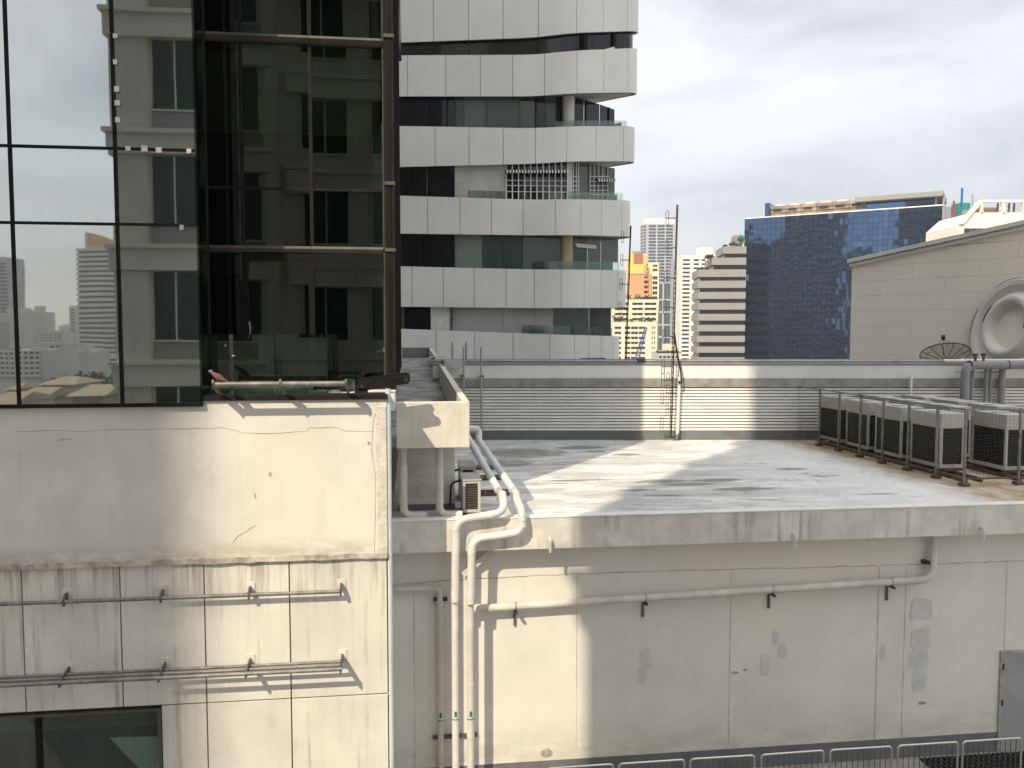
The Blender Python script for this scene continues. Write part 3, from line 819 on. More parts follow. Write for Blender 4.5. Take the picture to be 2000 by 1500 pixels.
for zz in (zgt-.18, zgt-.75):
    MB().tube([(xps-.09, yb_-.02, zz), (xps-.09, yb_+.03, zz)], .022, 10).build('fixing', M['stainless'], bal, smooth=True)
MB().tube([(xps+.02, yb_-.05, zgt-.35), (xps+.06, yb_-.05, zgt-.35)], .018, 10).build('latch', M['stainless'], bal, smooth=True)

# ---------------- chairs and a counter just visible behind the glass
def chair_at(x, y, label):
    z0 = zr_t[0]
    t = thing('wooden_chair', label, 'chair', (x, y, z0), 0, 'wooden chairs behind the recess glass')
    MB().box(x-.22, x+.22, y-.2, y+.22, z0+.43, z0+.47).build('seat', M['wood'], t)
    MB().box(x-.22, x+.22, y+.19, y+.225, z0+.72, z0+.98).build('backrest', M['wood'], t)
    for sx in (-.2, .2):
        for sy, h in ((-.18, .43), (.2, .9)):
            MB().box(x+sx-.018, x+sx+.018, y+sy-.018, y+sy+.018, z0, z0+h).build('leg', M['wood'], t)
for i, (px, lb) in enumerate(((418,'leftmost wooden chair behind the recess glass'), (500,'wooden chair behind the left half of the recess door'), (560,'wooden chair behind the right half of the recess door'), (622,'rightmost wooden chair behind the recess glass beside the door'))):
    p = on_y(px, 640, yr+1.3)
    chair_at(p.x, yr+1.3, lb)
MB_pot = MB()
px_ = on_y(678, 745, yr-.35)
potz = zte - .03
MB_pot.tube([(px_.x, px_.y, potz), (px_.x, px_.y, potz+.05), (px_.x, px_.y, potz+.2), (px_.x, px_.y, potz+.215)], [.11, .14, .15, .13], 14)
tag(MB_pot.build('plant_pot', M['green_pane'], smooth=True), 'squat dark green bowl on the recess floor beside the glass balustrade', 'pot')

# ---------------- rail over the terrace edge
def disc(c, axis, r, w, n=14):
    c = Vector(c); a = Vector(axis).normalized() * (w/2)
    return MB().tube([c-a, c+a], r, n)
rail = thing('edge_rail', 'short grey steel rail on brackets above the plaster wall, carrying a dove', 'rail', (-2, Y_LEFT, zte))
yra = Y_LEFT - .44
p0, p1 = on_y(417, 750, yra), on_y(676, 750, yra)
zr_ = (p0.z + p1.z) / 2
MB().tube([(p0.x, yra, zr_), (p1.x, yra, zr_)], .042, 14).build('rail_pipe', M['tube_steel'], rail, smooth=True)
for px in (417, 548, 676):
    x = on_y(px, 750, yra).x
    poly = [(x, yra-.06, zr_+.03), (x, yra-.035, zr_+.075), (x, yra+.03, zr_+.07), (x, Y_LEFT-.02, zte+.035), (x, Y_LEFT+.12, zte+.03), (x, Y_LEFT+.12, zte), (x, Y_LEFT-.05, zte), (x, yra+.02, zr_-.055), (x, yra-.04, zr_-.05)]
    MB().prism([(q[0]-.014, q[1], q[2]) for q in poly], (.028, 0, 0)).build('bracket', M['steel_grey'], rail)

# ---------------- folded black arm at the corner
arm = thing('folding_arm', 'black steel folding arm with round pivot end at the tower corner', 'arm', (-.6, Y_LEFT+.55, zte-.03))
def link(pa, pb, r0, r1, y, w, name, parent):
    a, b = on_y(*pa, y), on_y(*pb, y)
    dx, dz = b.x-a.x, b.z-a.z; L = math.hypot(dx, dz); an = math.atan2(dz, dx)
    poly = []
    for k in range(9): t = an + R(90) + R(180)*k/8; poly.append((a.x+math.cos(t)*r0, y, a.z+math.sin(t)*r0))
    for k in range(9): t = an - R(90) + R(180)*k/8; poly.append((b.x+math.cos(t)*r1, y, b.z+math.sin(t)*r1))
    return MB().prism(poly, (0, w, 0)).build(name, M['arm_black'], parent, bevel=.006)
ya = Y_LEFT + .50
l1 = link((706,754), (793,742), .085, .068, ya, .045, 'link_plate', arm)
l2 = link((709,748), (793,735), .085, .068, ya+.16, .045, 'link_plate', arm)
l3 = link((712,751), (788,740), .05, .05, ya+.05, .10, 'inner_bar', arm)
for (pp, rr) in (((793,742), .035), ((707,754), .03)):
    c = on_y(*pp, ya); MB().tube([(c.x, ya-.012, c.z), (c.x, ya+.22, c.z)], rr, 14).build('pivot_pin', M['steel_dark'], arm, smooth=True)
c = on_y(703, 760, ya)
MB().box(c.x-.09, c.x+.12, ya+.0, ya+.22, zte-.03, c.z).build('base_bracket', M['arm_black'], arm)

# ---------------- dove on the rail
bd = thing('dove', 'small brown dove with grey head perched on the left end of the steel rail', 'bird', (on_y(424,748,yra).x, yra, zr_+.042))
bx, bz = on_y(424, 740, yra).x, zr_ + .042
spine = [(bx-.115, bz+.165), (bx-.095, bz+.16), (bx-.07, bz+.135), (bx-.035, bz+.105), (bx+.015, bz+.075), (bx+.06, bz+.045), (bx+.10, bz+.018), (bx+.16, bz-.02), (bx+.20, bz-.05)]
rad = [.004, .026, .022, .036, .05, .044, .026, .016, .010]
MB().tube([(a, yra, b) for a, b in spine], rad, 12).build('body', M['feather_brown'], bd, smooth=True)
MB().tube([(bx-.13, yra, bz+.158), (bx-.112, yra, bz+.162), (bx-.092, yra, bz+.162), (bx-.078, yra, bz+.15)], [.002, .012, .0275, .022], 12).build('head', M['feather_grey'], bd, smooth=True)
MB().tube([(bx-.145, yra, bz+.154), (bx-.118, yra, bz+.16)], [.002, .006], 6).build('beak', M['frame_black'], bd)
for sy in (-1, 1):
    MB().prism([(bx-.03, yra+sy*.042, bz+.12), (bx+.05, yra+sy*.048, bz+.09), (bx+.135, yra+sy*.02, bz+.005), (bx+.03, yra+sy*.05, bz+.045)], (0, sy*.008, 0)).build('wing', M['feather_brown'], bd)
    MB().tube([(bx+.0, yra+sy*.02, bz-.003), (bx+.005, yra+sy*.02, bz+.05)], .006, 6).build('leg', M['red_paint'], bd)

# ---------------- two bracketed tube runs on the cladding
def tube_run(label, tubes, brs, z_l, tip, name):
    t = thing(name, label, 'pipe rack', (-4, ypan, z_l - .2))
    for (dy, dz, r) in tubes:
        pa, pb = -7.8, on_y(668, brs['py'], ypan-dy).x
        MB().tube([(pa, ypan-dy, z_l+dz), (pb, ypan-dy, z_l+dz)], r, 12).build('tube', M['tube_steel'], t, smooth=True)
    for px in brs['px']:
        x = on_y(px, brs['py'], ypan-.1).x
        MB().prism([(x-.012, ypan-a, z_l+b) for a, b in tip], (.024, 0, 0)).build('bracket', M['steel_grey'], t)
        MB().box(x-.07, x+.07, ypan-.012, ypan-.001, z_l+tip[0][1]-.10, z_l+tip[0][1]+.06).build('wall_plate', M['cladding'], t)
    return t
za1 = on_y(400, 1165, ypan-.15).z
tube_run('single grey steel tube on wall brackets, upper of two runs on the stained panels', [(.15, 0, .032)], dict(px=(127,316,487,666), py=1160), za1,
         [(0, .10), (.10, .11), (.19, .03), (.20, -.03), (.16, -.075), (.11, -.05), (.03, .0), (0, -.02)], 'steel_tube_run')
za2 = on_y(400, 1312, ypan-.25).z
tube_run('three parallel grey steel tubes on triangular brackets, lower run on the stained panels', [(.13, .012, .026), (.25, .0, .026), (.38, -.012, .032)], dict(px=(131,320,487,668), py=1305), za2,
         [(0, .10), (.06, .09), (.34, .035), (.42, -.01), (.43, -.07), (.39, -.08), (.12, -.04), (0, -.05)], 'steel_tube_run')

# ---------------- drain pipes at the corner
YP = Y_FAS - .14
def pt(px, py, y): return on_y(px, py, y)
def collar(parent, p, axis, r, mat='pipe_white', w=.035):
    p = Vector(p); a = Vector(axis).normalized()*w
    return MB().tube([p-a, p-a*.8, p+a*.8, p+a], [r*.98, r*1.07, r*1.07, r*.98], 14).build('collar', M[mat], parent, smooth=True)
def marks(parent, x, y, zz, r):
    MB().box(x-.022, x+.022, y-r-.004, y-r+.03, zz+.02, zz+.12).build('green_tag', M['green_mark'], parent)
    MB().tube([(x, y, zz-.045), (x, y, zz-.025)], r*1.02, 14, False).build('green_ring', M['green_mark'], parent, smooth=True)
rp_ = .072
# pipe A
A = thing('drain_pipe', 'white drain pipe with wide double bend, left of the two crossing the fascia', 'pipe', (on_y(886,1300,YP).x, YP, Z_TERR), 0, 'bent drain pipes over the fascia')
xa_ = on_y(889, 1200, YP).x
ytopA = Y_FAS - .02
pa = [Vector((xa_, YP+.05, Z_TERR)), Vector((xa_, YP+.05, on_y(888,1168,YP).z)), ]
up = [Vector((xa_, YP, on_y(890,1175,YP).z)), Vector((xa_+.02, YP, on_y(898,1016,YP).z)), pt(985, 1001, YP-.02), pt(981, 962, Y_FAS+.10)]
MB().tube(rounded(pa, .05), rp_*.9, 14).build('lower_pipe', M['pipe_white'], A, smooth=True)
MB().tube(rounded(up, .24, 8), rp_, 16).build('upper_pipe', M['pipe_white'], A, smooth=True)
for i in (1, 2):
    for q in (up[i-1], up[i+1]):
        dq = q - up[i]
        if dq.length > .3: collar(A, up[i] + dq.normalized()*.25, dq, rp_, 'pipe_white', .022)
collar(A, (xa_, YP+.02, on_y(888,1160,YP).z), (0,0,1), rp_)
collar(A, (xa_+.012, YP, on_y(888,1036,YP).z), (0,0,1), rp_)
sA = pt(978, 965, Y_FAS+.12)
MB().tube([sA+Vector((0,0,-.12)), sA+Vector((0,0,.04))], rp_*1.08, 16).build('open_end', M['pipe_end'], A, smooth=True)
ia0, ia1 = pt(974, 958, Y_FAS+.14), pt(908, 845, 18.0)
MB().tube([ia0, ia1], rp_, 14).build('inclined_pipe', M['trim_pale'], A, smooth=True)
for t in (.35, .62): collar(A, ia0.lerp(ia1, t), ia1-ia0, rp_, 'trim_pale', .02)
marks(A, xa_, YP+.05, on_y(888,1402,YP).z, rp_*.9)
# pipe B
B = thing('drain_pipe', 'white drain pipe with wide double bend, right of the two crossing the fascia', 'pipe', (on_y(916,1300,YP).x, YP, Z_TERR), 0, 'bent drain pipes over the fascia')
xb2 = on_y(919, 1200, YP).x
MB().tube([(xb2, YP+.06, Z_TERR), (xb2, YP+.06, on_y(918,1168,YP).z)], rp_*.95, 14).build('lower_pipe', M['pipe_beige'], B, smooth=True)
upb = [Vector((xb2, YP-.02, on_y(920,1178,YP).z)), Vector((xb2+.03, YP-.02, on_y(930,1052,YP).z)), pt(1019, 1040, YP-.04), pt(1020, 1000, YP-.02), pt(1009, 975, Y_FAS+.08), pt(1007, 958, Y_FAS+.12)]
MB().tube(rounded(upb, .22, 8), rp_, 16).build('upper_pipe', M['pipe_white'], B, smooth=True)
for i in (1, 2):
    for q in (upb[i-1], upb[i+1]):
        dq = q - upb[i]
        if dq.length > .3: collar(B, upb[i] + dq.normalized()*.23, dq, rp_, 'pipe_white', .022)
collar(B, (xb2, YP, on_y(920,1162,YP).z), (0,0,1), rp_)
collar(B, (xb2+.02, YP-.02, on_y(921,1080,YP).z), (0,0,1), rp_)
collar(B, pt(1020, 1026, YP-.03), (0,.1,1), rp_)
sB = pt(1007, 965, Y_FAS+.12)
MB().tube([sB+Vector((0,0,-.12)), sB+Vector((0,0,.04))], rp_*1.08, 16).build('open_end', M['pipe_end'], B, smooth=True)
ib = [pt(1003, 958, Y_FAS+.14), pt(934, 858, 18.1), pt(936, 838, 18.15), pt(905, 836, 18.1)]
MB().tube(rounded(ib, .16, 8), rp_, 14).build('inclined_pipe', M['trim_pale'], B, smooth=True)
for t in (.3, .55, .8): collar(B, ib[0].lerp(ib[1], t), ib[1]-ib[0], rp_, 'trim_pale', .02)
marks(B, xb2, YP+.06, on_y(916,1402,YP).z, rp_*.95)
for zz in (1340, 1440): collar(B, (xb2, YP+.06, on_y(916,zz,YP).z), (0,0,1), rp_*.95, 'pipe_beige')
# pipe C: thin, comes round the tower corner
Yc = Y_WALL - .11
C = thing('drain_pipe', 'thin beige drain pipe turning down at the tower corner beside the bent pipes', 'pipe', (on_y(858,1300,Yc).x, Yc, Z_TERR), 0)
xc = on_y(860, 1300, Yc).x
zc1 = on_y(800, 1150, Yc).z
MB().tube(rounded([(-.3, Yc, zc1), (xc, Yc, zc1), (xc, Yc, Z_TERR)], .13, 8), .055, 14).build('pipe_run', M['pipe_beige'], C, smooth=True)
collar(C, (xc, Yc, on_y(860,1178,Yc).z), (0,0,1), .055, 'pipe_beige')
MB().box(xc-.12, xc+.14, Yc-.01, Y_WALL, on_y(860,1172,Yc).z-.02, on_y(860,1172,Yc).z+.02).build('clamp', M['steel_dark'], C)
marks(C, xc, Yc, on_y(860,1402,Yc).z, .055)
# common clamp rail near the foot of the three pipes
zk = on_y(880, 1438, Y_WALL-.03).z
tag(MB().box(on_y(845,1438,Y_WALL).x, on_y(932,1438,Y_WALL).x, Y_WALL-.06, Y_WALL-.002, zk-.03, zk+.03).build('clamp_rail', M['steel_grey']), 'flat steel clamp rail holding the feet of the three drain pipes', 'rail')
# pipe D: long sloping pipe along the wall
Yd = Y_WALL - .17
D = thing('collector_pipe', 'long beige collector pipe sloping along the painted wall on steel brackets', 'pipe', (7, Yd, on_y(930,1190,Yd).z), 0)
q0 = Vector((xb2-.01, Yd, on_y(915,1190,Yd).z)); q1 = on_y(1822, 1131, Yd); q2 = Vector((q1.x, Yd, CZ-3.79*SR))
MB().tube(rounded([q0, q1, q2], .3, 9), .074, 16).build('pipe_run', M['pipe_beige'], D, smooth=True)
MB().tube([q0, q0+Vector((.22,0,.012))], .082, 16).build('branch_socket', M['pipe_beige'], D, smooth=True)
for px in (1007, 1260, 1508, 1740):
    c = on_y(px, 1175, Yd); t = (c.x-q0.x)/(q1.x-q0.x); zz = q0.z + (q1.z-q0.z)*t
    MB().tube([(c.x-.012, Yd, zz), (c.x+.012, Yd, zz)], .081, 14).build('strap', M['galvanised'], D, smooth=True)
    MB().box(c.x-.018, c.x+.018, Y_WALL-.045, Y_WALL-.001, zz-.42, zz-.06).build('bracket_leg', M['steel_grey'], D)
    MB().box(c.x-.025, c.x+.025, Yd-.12, Y_WALL-.045, zz-.115, zz-.08).build('bracket_arm', M['steel_dark'], D)
collar(D, (q1.x, Yd, q1.z+.28), (0,0,1), .074, 'pipe_beige')
MB().box(q1.x-.16, q1.x-.06, Yd-.02, Y_WALL, q1.z+.3, q1.z+.36).build('pipe_clamp', M['steel_dark'], D)
# downpipes under the channel box
for px, lb in ((788,'left downpipe under the concrete channel beside the tower'), (858,'right downpipe under the concrete channel, lit by a sun patch')):
    yd = Y_BOX + .42
    x = on_y(px, 940, yd).x
    t = thing('downpipe', lb, 'pipe', (x, yd, Z_ROOF), 0, 'downpipes under the concrete channel')
    MB().tube(rounded([(x, yd, zb0+.02), (x, yd, Z_ROOF+.09), (x+.42, yd, Z_ROOF+.08)], .16, 8), .072, 14).build('pipe_run', M['pipe_beige'], t, smooth=True)
    collar(t, (x, yd, on_y(px, 913, yd).z), (0,0,1), .072, 'pipe_beige')
# spouts in the fascia
for px, py, lb in ((1075,1056,'leftmost of three small white overflow spouts in the fascia'), (1553,1046,'middle one of three small white overflow spouts in the fascia'), (1922,1034,'rightmost of three small white overflow spouts in the fascia')):
    p = on_y(px, py, Y_FAS-.09)
    s = MB().tube(rounded([(p.x, Y_FAS+.01, p.z+.02), (p.x, Y_FAS-.09, p.z+.02), (p.x, Y_FAS-.09, p.z-.22)], .05, 6), .026, 12)
    tag(s.build('overflow_spout', M['pipe_white'], smooth=True), lb, 'spout', 'overflow spouts along the fascia')

# ---------------- the caged condensers on the roof
XF = 11.78*SR
ZR = Z_ROOF + .004
cage = thing('wire_cage', 'rusty steel post fence with wire mesh around the air conditioning units', 'cage', (XF, 17, ZR))
post_y = [q*SR for q in (24.35, 22.7, 21.6, 20.5, 19.45, 18.37, 17.29, 16.33)]
YF0, YF1, XF1 = 16.33*SR, 24.35*SR, 16.2*SR
hc = 1.66*SR
for i, y in enumerate(post_y):
    hh = hc + (.36 if i == 0 else 0)
    MB().box(XF-.024, XF+.024, y-.024, y+.024, ZR+.06, ZR+hh).build('post', M['steel_rust'] if i == 0 else M['tube_steel'], cage)
    MB().box(XF-.09, XF+.09, y-.09, y+.09, ZR, ZR+.075).build('foot', M['rust_foot'], cage, bevel=.01)
xfr = [q*SR for q in (11.78, 13.05, 14.6, 16.2)]
for x in xfr[1:]:
    MB().box(x-.024, x+.024, YF0-.024, YF0+.024, ZR+.06, ZR+hc).build('post', M['tube_steel'], cage)
    MB().box(x-.09, x+.09, YF0-.09, YF0+.09, ZR, ZR+.075).build('foot', M['rust_foot'], cage, bevel=.01)
for z in (ZR+hc-.02, ZR+.16):
    mt = M['tube_steel'] if z > ZR+1 else M['steel_rust']
    MB().box(XF-.02, XF+.02, YF0+.03, YF1-.03, z-.02, z+.02).build('rail', mt, cage)
    MB().box(XF+.03, XF1, YF0-.02, YF0+.02, z-.02, z+.02).build('rail', mt, cage)
wm = MB()
y = YF0+.07
while y < YF1-.04:
    wm.box(XF-.0014, XF+.0014, y-.0014, y+.0014, ZR+.16, ZR+hc); y += .085
z = ZR + .2
while z < ZR+hc: wm.box(XF-.003, XF+.003, YF0+.03, YF1-.04, z-.0014, z+.0014); z += .085
x = XF + .05
while x < XF1: wm.box(x-.0014, x+.0014, YF0, YF0+.003, ZR+.16, ZR+hc); x += .085
z = ZR + .2
while z < ZR+hc: wm.box(XF+.03, XF1, YF0, YF0+.003, z-.0014, z+.0014); z += .085
w_ = wm.build('wire_mesh', M['wire'], cage); w_['kind'] = 'stuff'

SX, SY, SZ = .62, 1.2, 1.40
def make_condenser():
    t = thing('condenser_unit', 'x', 'condenser', (0,0,0), 0, 'condenser units in the cage')
    hb = .08
    MB().box(0, SX, 0, SY, SZ-.36, SZ).build('top_casing', M['ac_white'], t, bevel=.012)
    MB().box(0, SX, 0, SY, hb, hb+.09).build('base_pan', M['ac_white'], t, bevel=.008)
    for a, b in ((0,0), (SX-.06,0), (0,SY-.06), (SX-.06,SY-.06)):
        MB().box(a+.002, a+.058, b+.002, b+.058, hb+.09, SZ-.36).build('corner_post', M['ac_white'], t)
    MB().box(.03, SX-.03, .03, SY-.03, hb+.09, SZ-.36).build('coil', M['ac_fin'], t)
    g_ = MB()
    for k in range(12):
        z = hb + .14 + (SZ-.36-hb-.14)*k/12
        g_.box(.012, .02, .06, SY-.06, z, z+.006); g_.box(.06, SX-.06, .012, .02, z, z+.006)
    for k in range(11):
        yy = .06 + (SY-.12)*k/10; g_.box(.014, .018, yy, yy+.004, hb+.09, SZ-.36)
    for k in range(4):
        xx = .06 + (SX-.12)*k/3; g_.box(xx, xx+.004, .014, .018, hb+.09, SZ-.36)
    g_.build('guard', M['steel_dark'], t)
    MB().tube([(SX/2, SY/2, SZ-.002), (SX/2, SY/2, SZ+.02)], .2, 20).build('fan_guard', M['ac_white'], t, smooth=True)
    for a in (.04, SY-.1): MB().box(0, SX, a, a+.06, 0, hb).build('foot', M['steel_rust'], t)
    return t
proto = make_condenser()
spots = []
rows = [q*SR for q in (17.55, 19.1, 20.6, 22.1)]
cols = [q*SR for q in (12.05, 13.34, 14.62)]
rn = ['nearest', 'second nearest', 'third nearest', 'farthest']
cn = ['row along the cage fence', 'middle row', 'row farthest from the fence']
first = True
for ci, x in enumerate(cols):
    for ri, y in enumerate(rows):
        u = proto if first else copy_tree(proto); first = False
        yy = y - (.45 if ci == 1 and ri == 0 else 0)
        u.location = (x, yy, ZR + .10); u.rotation_euler = (0, 0, R(random.uniform(-1, 1)))
        u['label'] = f'{rn[ri]} white condenser with dark coil in the {cn[ci]}'
        u['category'] = 'condenser'; u['group'] = 'condenser units in the cage'
for i, x in enumerate(cols):
    for dx in (.06, .44):
        tag(MB().box(x+dx-.03, x+dx+.03, 16.7*SR, 23.4*SR, ZR, ZR+.10).build('support_beam', M['steel_rust']), f'rusty {"left" if dx < .2 else "right"} steel beam under the condensers of the {cn[i]}', 'beam', 'beams under the condensers')
# two small units beside the channel
for i, (px0, px1, yf, lb) in enumerate(((904,939,15.42,'nearer of two narrow condenser units standing under the inclined pipes'), (899,930,16.7,'farther of two narrow condenser units standing under the inclined pipes'))):
    a, b = on_y(px0, 950, yf).x, on_y(px1, 950, yf).x
    zt_ = on_y(920, 936 if i == 0 else 910, yf).z
    t = thing('narrow_condenser', lb, 'condenser', ((a+b)/2, yf, ZR), 0, 'narrow condensers beside the channel')
    MB().box(a, b, yf, yf+.75, ZR+.05, zt_-.03).build('casing', M['ac_white'], t, bevel=.01)
    MB().box(a-.02, b+.02, yf-.02, yf+.78, zt_-.03, zt_).build('lid', M['ac_white'], t, bevel=.012)
    MB().box(a+.05, b-.06, yf-.006, yf+.01, ZR+.12, zt_-.08).build('grille_back', M['ac_black'], t)  # near-black backing panel behind the grille bars
    gm = MB(); z = ZR + .14
    while z < zt_-.1: gm.box(a+.05, b-.06, yf-.012, yf-.004, z, z+.012); z += .033
    gm.build('grille', M['steel_grey'], t)
    MB().box(a, b, yf+.05, yf+.7, ZR, ZR+.05).build('foot', M['steel_dark'], t)
    MB().tube(rounded([(a, yf+.4, ZR+.6), (a-.2, yf+.42, ZR+.55), (a-.22, yf+.45, ZR+.1), (a-.3, yf+.9, ZR+.04)], .1), .02, 8).build('hose', M['rubber'], t, smooth=True)
# cable trays lying on the roof under the inclined pipes
for i, (px, py) in enumerate(((948,915),(955,935),(962,965))):
    p = on_z(px, py, ZR)
    t = thing('cable_tray', f'{["farthest","middle","nearest"][i]} of three short steel cable trays on the roof under the inclined pipes', 'tray', (p.x, p.y, ZR), 0, 'cable trays under the pipes')
    for dy in (-.18, .18): MB().box(p.x-.4, p.x+.35, p.y+dy-.02, p.y+dy+.02, ZR, ZR+.06).build('side_rail', M['steel_rust'], t)
    for k in range(4): MB().box(p.x-.36+k*.2, p.x-.33+k*.2, p.y-.16, p.y+.16, ZR+.02, ZR+.04).build('rung', M['galvanised'], t)

# ---------------- roof ladders
def ladder(pxl, pxr, dep, py0, py1, label, rung_d=.34, hooks=True):
    a, b = on_d(pxl, py0, dep), on_d(pxr, py0, dep)
    zt_, zb__ = on_d(pxl, py0, dep).z, on_d(pxl, py1, dep).z
    t = thing('roof_ladder', label, 'ladder', (a.x, a.y, zb__))
    for p in (a, b): MB().tube([(p.x, p.y, zb__), (p.x, p.y, zt_)], .032, 10).build('stile', M['galvanised'], t, smooth=True)
    z = zb__ + .2
    while z < zt_ - .75:
        MB().tube([(a.x, a.y, z), (b.x, b.y, z)], .013, 8).build('rung', M['galvanised'], t); z += rung_d
    if hooks:
        z = on_d(pxl, 735, dep).z
        for p, s in ((a, -1), (b, 1)): MB().box(p.x-.05+s*.03, p.x+.05+s*.03, p.y-.03, p.y+.35, z-.03, z+.03).build('bracket', M['steel_grey'], t)
    return t
ladder(905.5, 940, DW-.35, 678, 858, 'steel ladder fixed to the louvred wall beside the concrete channel')
ladder(883.5, 910.5, DW+1.2, 668, 715, 'pair of ladder stiles rising behind the capping of the louvred wall', 1.5, False)

# ---------------- antenna masts
def mast(pxb, pyb, pxt, pyt, dep, loops, label, r=.038):
    b, tp = on_d(pxb, pyb, dep), on_d(pxt, pyt, dep)
    t = thing('antenna_mast', label, 'mast', b)
    n = 34
    mid = b.lerp(tp, .72)
    for k in range(3):
        an = 2*math.pi*k/3 + .5
        o = Vector((math.cos(an), math.sin(an), 0)) * r
        MB().tube([b+o, mid+o], .011, 6).build('leg', M['mast_metal'], t)
    br = MB()
    for i in range(n):
        for k in range(3):
            a0 = 2*math.pi*k/3 + .5; a1 = 2*math.pi*((k+1) % 3)/3 + .5
            u, v = b.lerp(mid, i/n), b.lerp(mid, (i+1)/n)
            br.tube([u+Vector((math.cos(a0), math.sin(a0), 0))*r, v+Vector((math.cos(a1), math.sin(a1), 0))*r], .006, 4)
    br.build('lacing', M['mast_metal'], t)
    MB().tube([mid, tp], .032, 10).build('top_pole', M['mast_metal'], t, smooth=True)
    MB().tube([b.lerp(mid,.02)+Vector((-r*.2,-r*1.3,0)), b.lerp(tp,.7)+Vector((r*.2,-r*1.2,0))], .016, 6).build('feeder_cable', M['rubber'], t)
    for (py, side) in loops:
        c = on_d(pxb + (pxt-pxb)*(pyb-py)/(pyb-pyt), py, dep)
        d_ = _rt * side
        hw, hh = .045, .22
        ctr = c + d_ * .30
        lp = rounded([ctr+d_*-hw+Vector((0,0,-hh)), ctr+d_*-hw+Vector((0,0,hh)), ctr+d_*hw+Vector((0,0,hh)), ctr+d_*hw+Vector((0,0,-hh)), ctr+d_*-hw+Vector((0,0,-hh)), ctr+d_*-hw+Vector((0,0,0))], .05, 4)
        dp = MB().tube(lp, .010, 6).build('dipole', M['mast_metal'], t)
        MB().tube([c, ctr+d_*hw], .018, 6).build('boom', M['mast_metal'], dp)
    return t
mast(1310, 857, 1323, 400, DW-.45, [(426,-1),(484,-1),(543,-1),(600,-1),(657,-1),(716,-1),(743,-1),(775,-1),(829,-1)], 'tall lattice antenna mast with loop dipoles in front of the louvred wall')
mast(1222, 705, 1232, 441, DW+6, [(463,-1),(508,-1),(555,-1),(601,-1)], 'thin antenna mast with loop dipoles behind the louvred wall')
# white conduit post beside the mast with its hose
p = on_d(1321, 858, DW-.18)
cp = thing('conduit_post', 'white conduit post with looped black hose against the louvres beside the mast', 'post', p)
zt_ = on_d(1326, 736, DW-.18).z
MB().tube([p, (p.x+.05, p.y, p.z+.2)], .055, 10).build('sleeve', M['skirting_grey'], cp, smooth=True)
MB().tube([(p.x+.03, p.y, p.z+.12), (p.x+.08, p.y, zt_)], .05, 12).build('conduit', M['white_band'], cp, smooth=True)
hs = [on_d(*q, DW-.3) for q in ((1317,650),(1322,690),(1330,725),(1331,745),(1327,750),(1326,744))]
MB().tube(rounded(hs, .3, 5), .028, 8).build('hose', M['rubber'], cp, smooth=True)
# slim white vent post behind the cage
p = on_d(1776, 862, DW-.25); zt_ = on_d(1776, 735, DW-.25).z
vp = thing('vent_post', 'slim white vent post with cap behind the caged condensers', 'post', p)
MB().tube([p, (p.x, p.y, zt_)], .04, 12).build('stem', M['white_band'], vp, smooth=True)
MB().tube([(p.x, p.y, zt_-.04), (p.x, p.y, zt_+.03), (p.x, p.y, zt_+.05)], [.055, .055, .03], 12).build('cap', M['white_band'], vp, smooth=True)

# ---------------- lagged pipes at the right
yq = 22.9*SR
lp_ = thing('lagged_pipework', 'fat grey lagged pipe run on legs behind the caged condensers', 'pipework', (on_y(1885,800,yq).x, yq, ZR))
e0, e1 = on_y(1886, 713, yq), on_y(2080, 722, yq)
MB().tube(rounded([(e0.x, yq, ZR), (e0.x, yq, e0.z), (e1.x, yq, e0.z)], .32, 8), .135, 16).build('main_pipe', M['lagging_grey'], lp_, smooth=True)
for px in (1893, 1967): 
    x = on_y(px, 715, yq).x; MB().tube([(x-.02, yq, e0.z), (x+.02, yq, e0.z)], .145, 16).build('band', M['steel_dark'], lp_, smooth=True)
for px, r in ((1897,.07), (1925,.055), (1934,.05), (1956,.10)):
    x = on_y(px, 760, yq+.25).x; MB().tube([(x, yq+.25, ZR), (x, yq+.25, e0.z+.02)], r, 12).build('riser', M['lagging_grey'], lp_, smooth=True)
MB().tube([(e0.x, yq+.45, on_y(1920,727,yq).z), (e1.x, yq+.45, on_y(1920,727,yq).z)], .03, 10).build('thin_pipe', M['galvanised'], lp_, smooth=True)
MB().tube([(e0.x-.2, yq+.8, e0.z+.10), (e1.x, yq+.8, e0.z+.10)], .06, 10).build('upper_pipe', M['white_band'], lp_, smooth=True)
for px in (1905, 1921):
    x = on_y(px, 700, yq).x
    v_ = MB().tube([(x, yq, e0.z+.1), (x, yq, e0.z+.26), (x, yq, e0.z+.30), (x, yq, e0.z+.36)], [.04, .04, .085, .085], 12).build('valve', M['rust_foot'], lp_, smooth=True)
# dark tank
x0_, x1_ = on_y(1968, 750, yq+.6).x, on_y(2060, 750, yq+.6).x
tk = thing('dark_tank', 'black box shaped tank behind the grey lagged pipes', 'tank', ((x0_+x1_)/2, yq+1, ZR))
MB().box(x0_, x1_, yq+.6, yq+1.8, ZR, on_y(1980,718,yq+.6).z).build('body', M['frame_black'], tk, bevel=.03)
MB().box(x0_-.03, x1_+.03, yq+.57, yq+1.83, ZR+.55, ZR+.60).build('rib', M['frame_black'], tk)

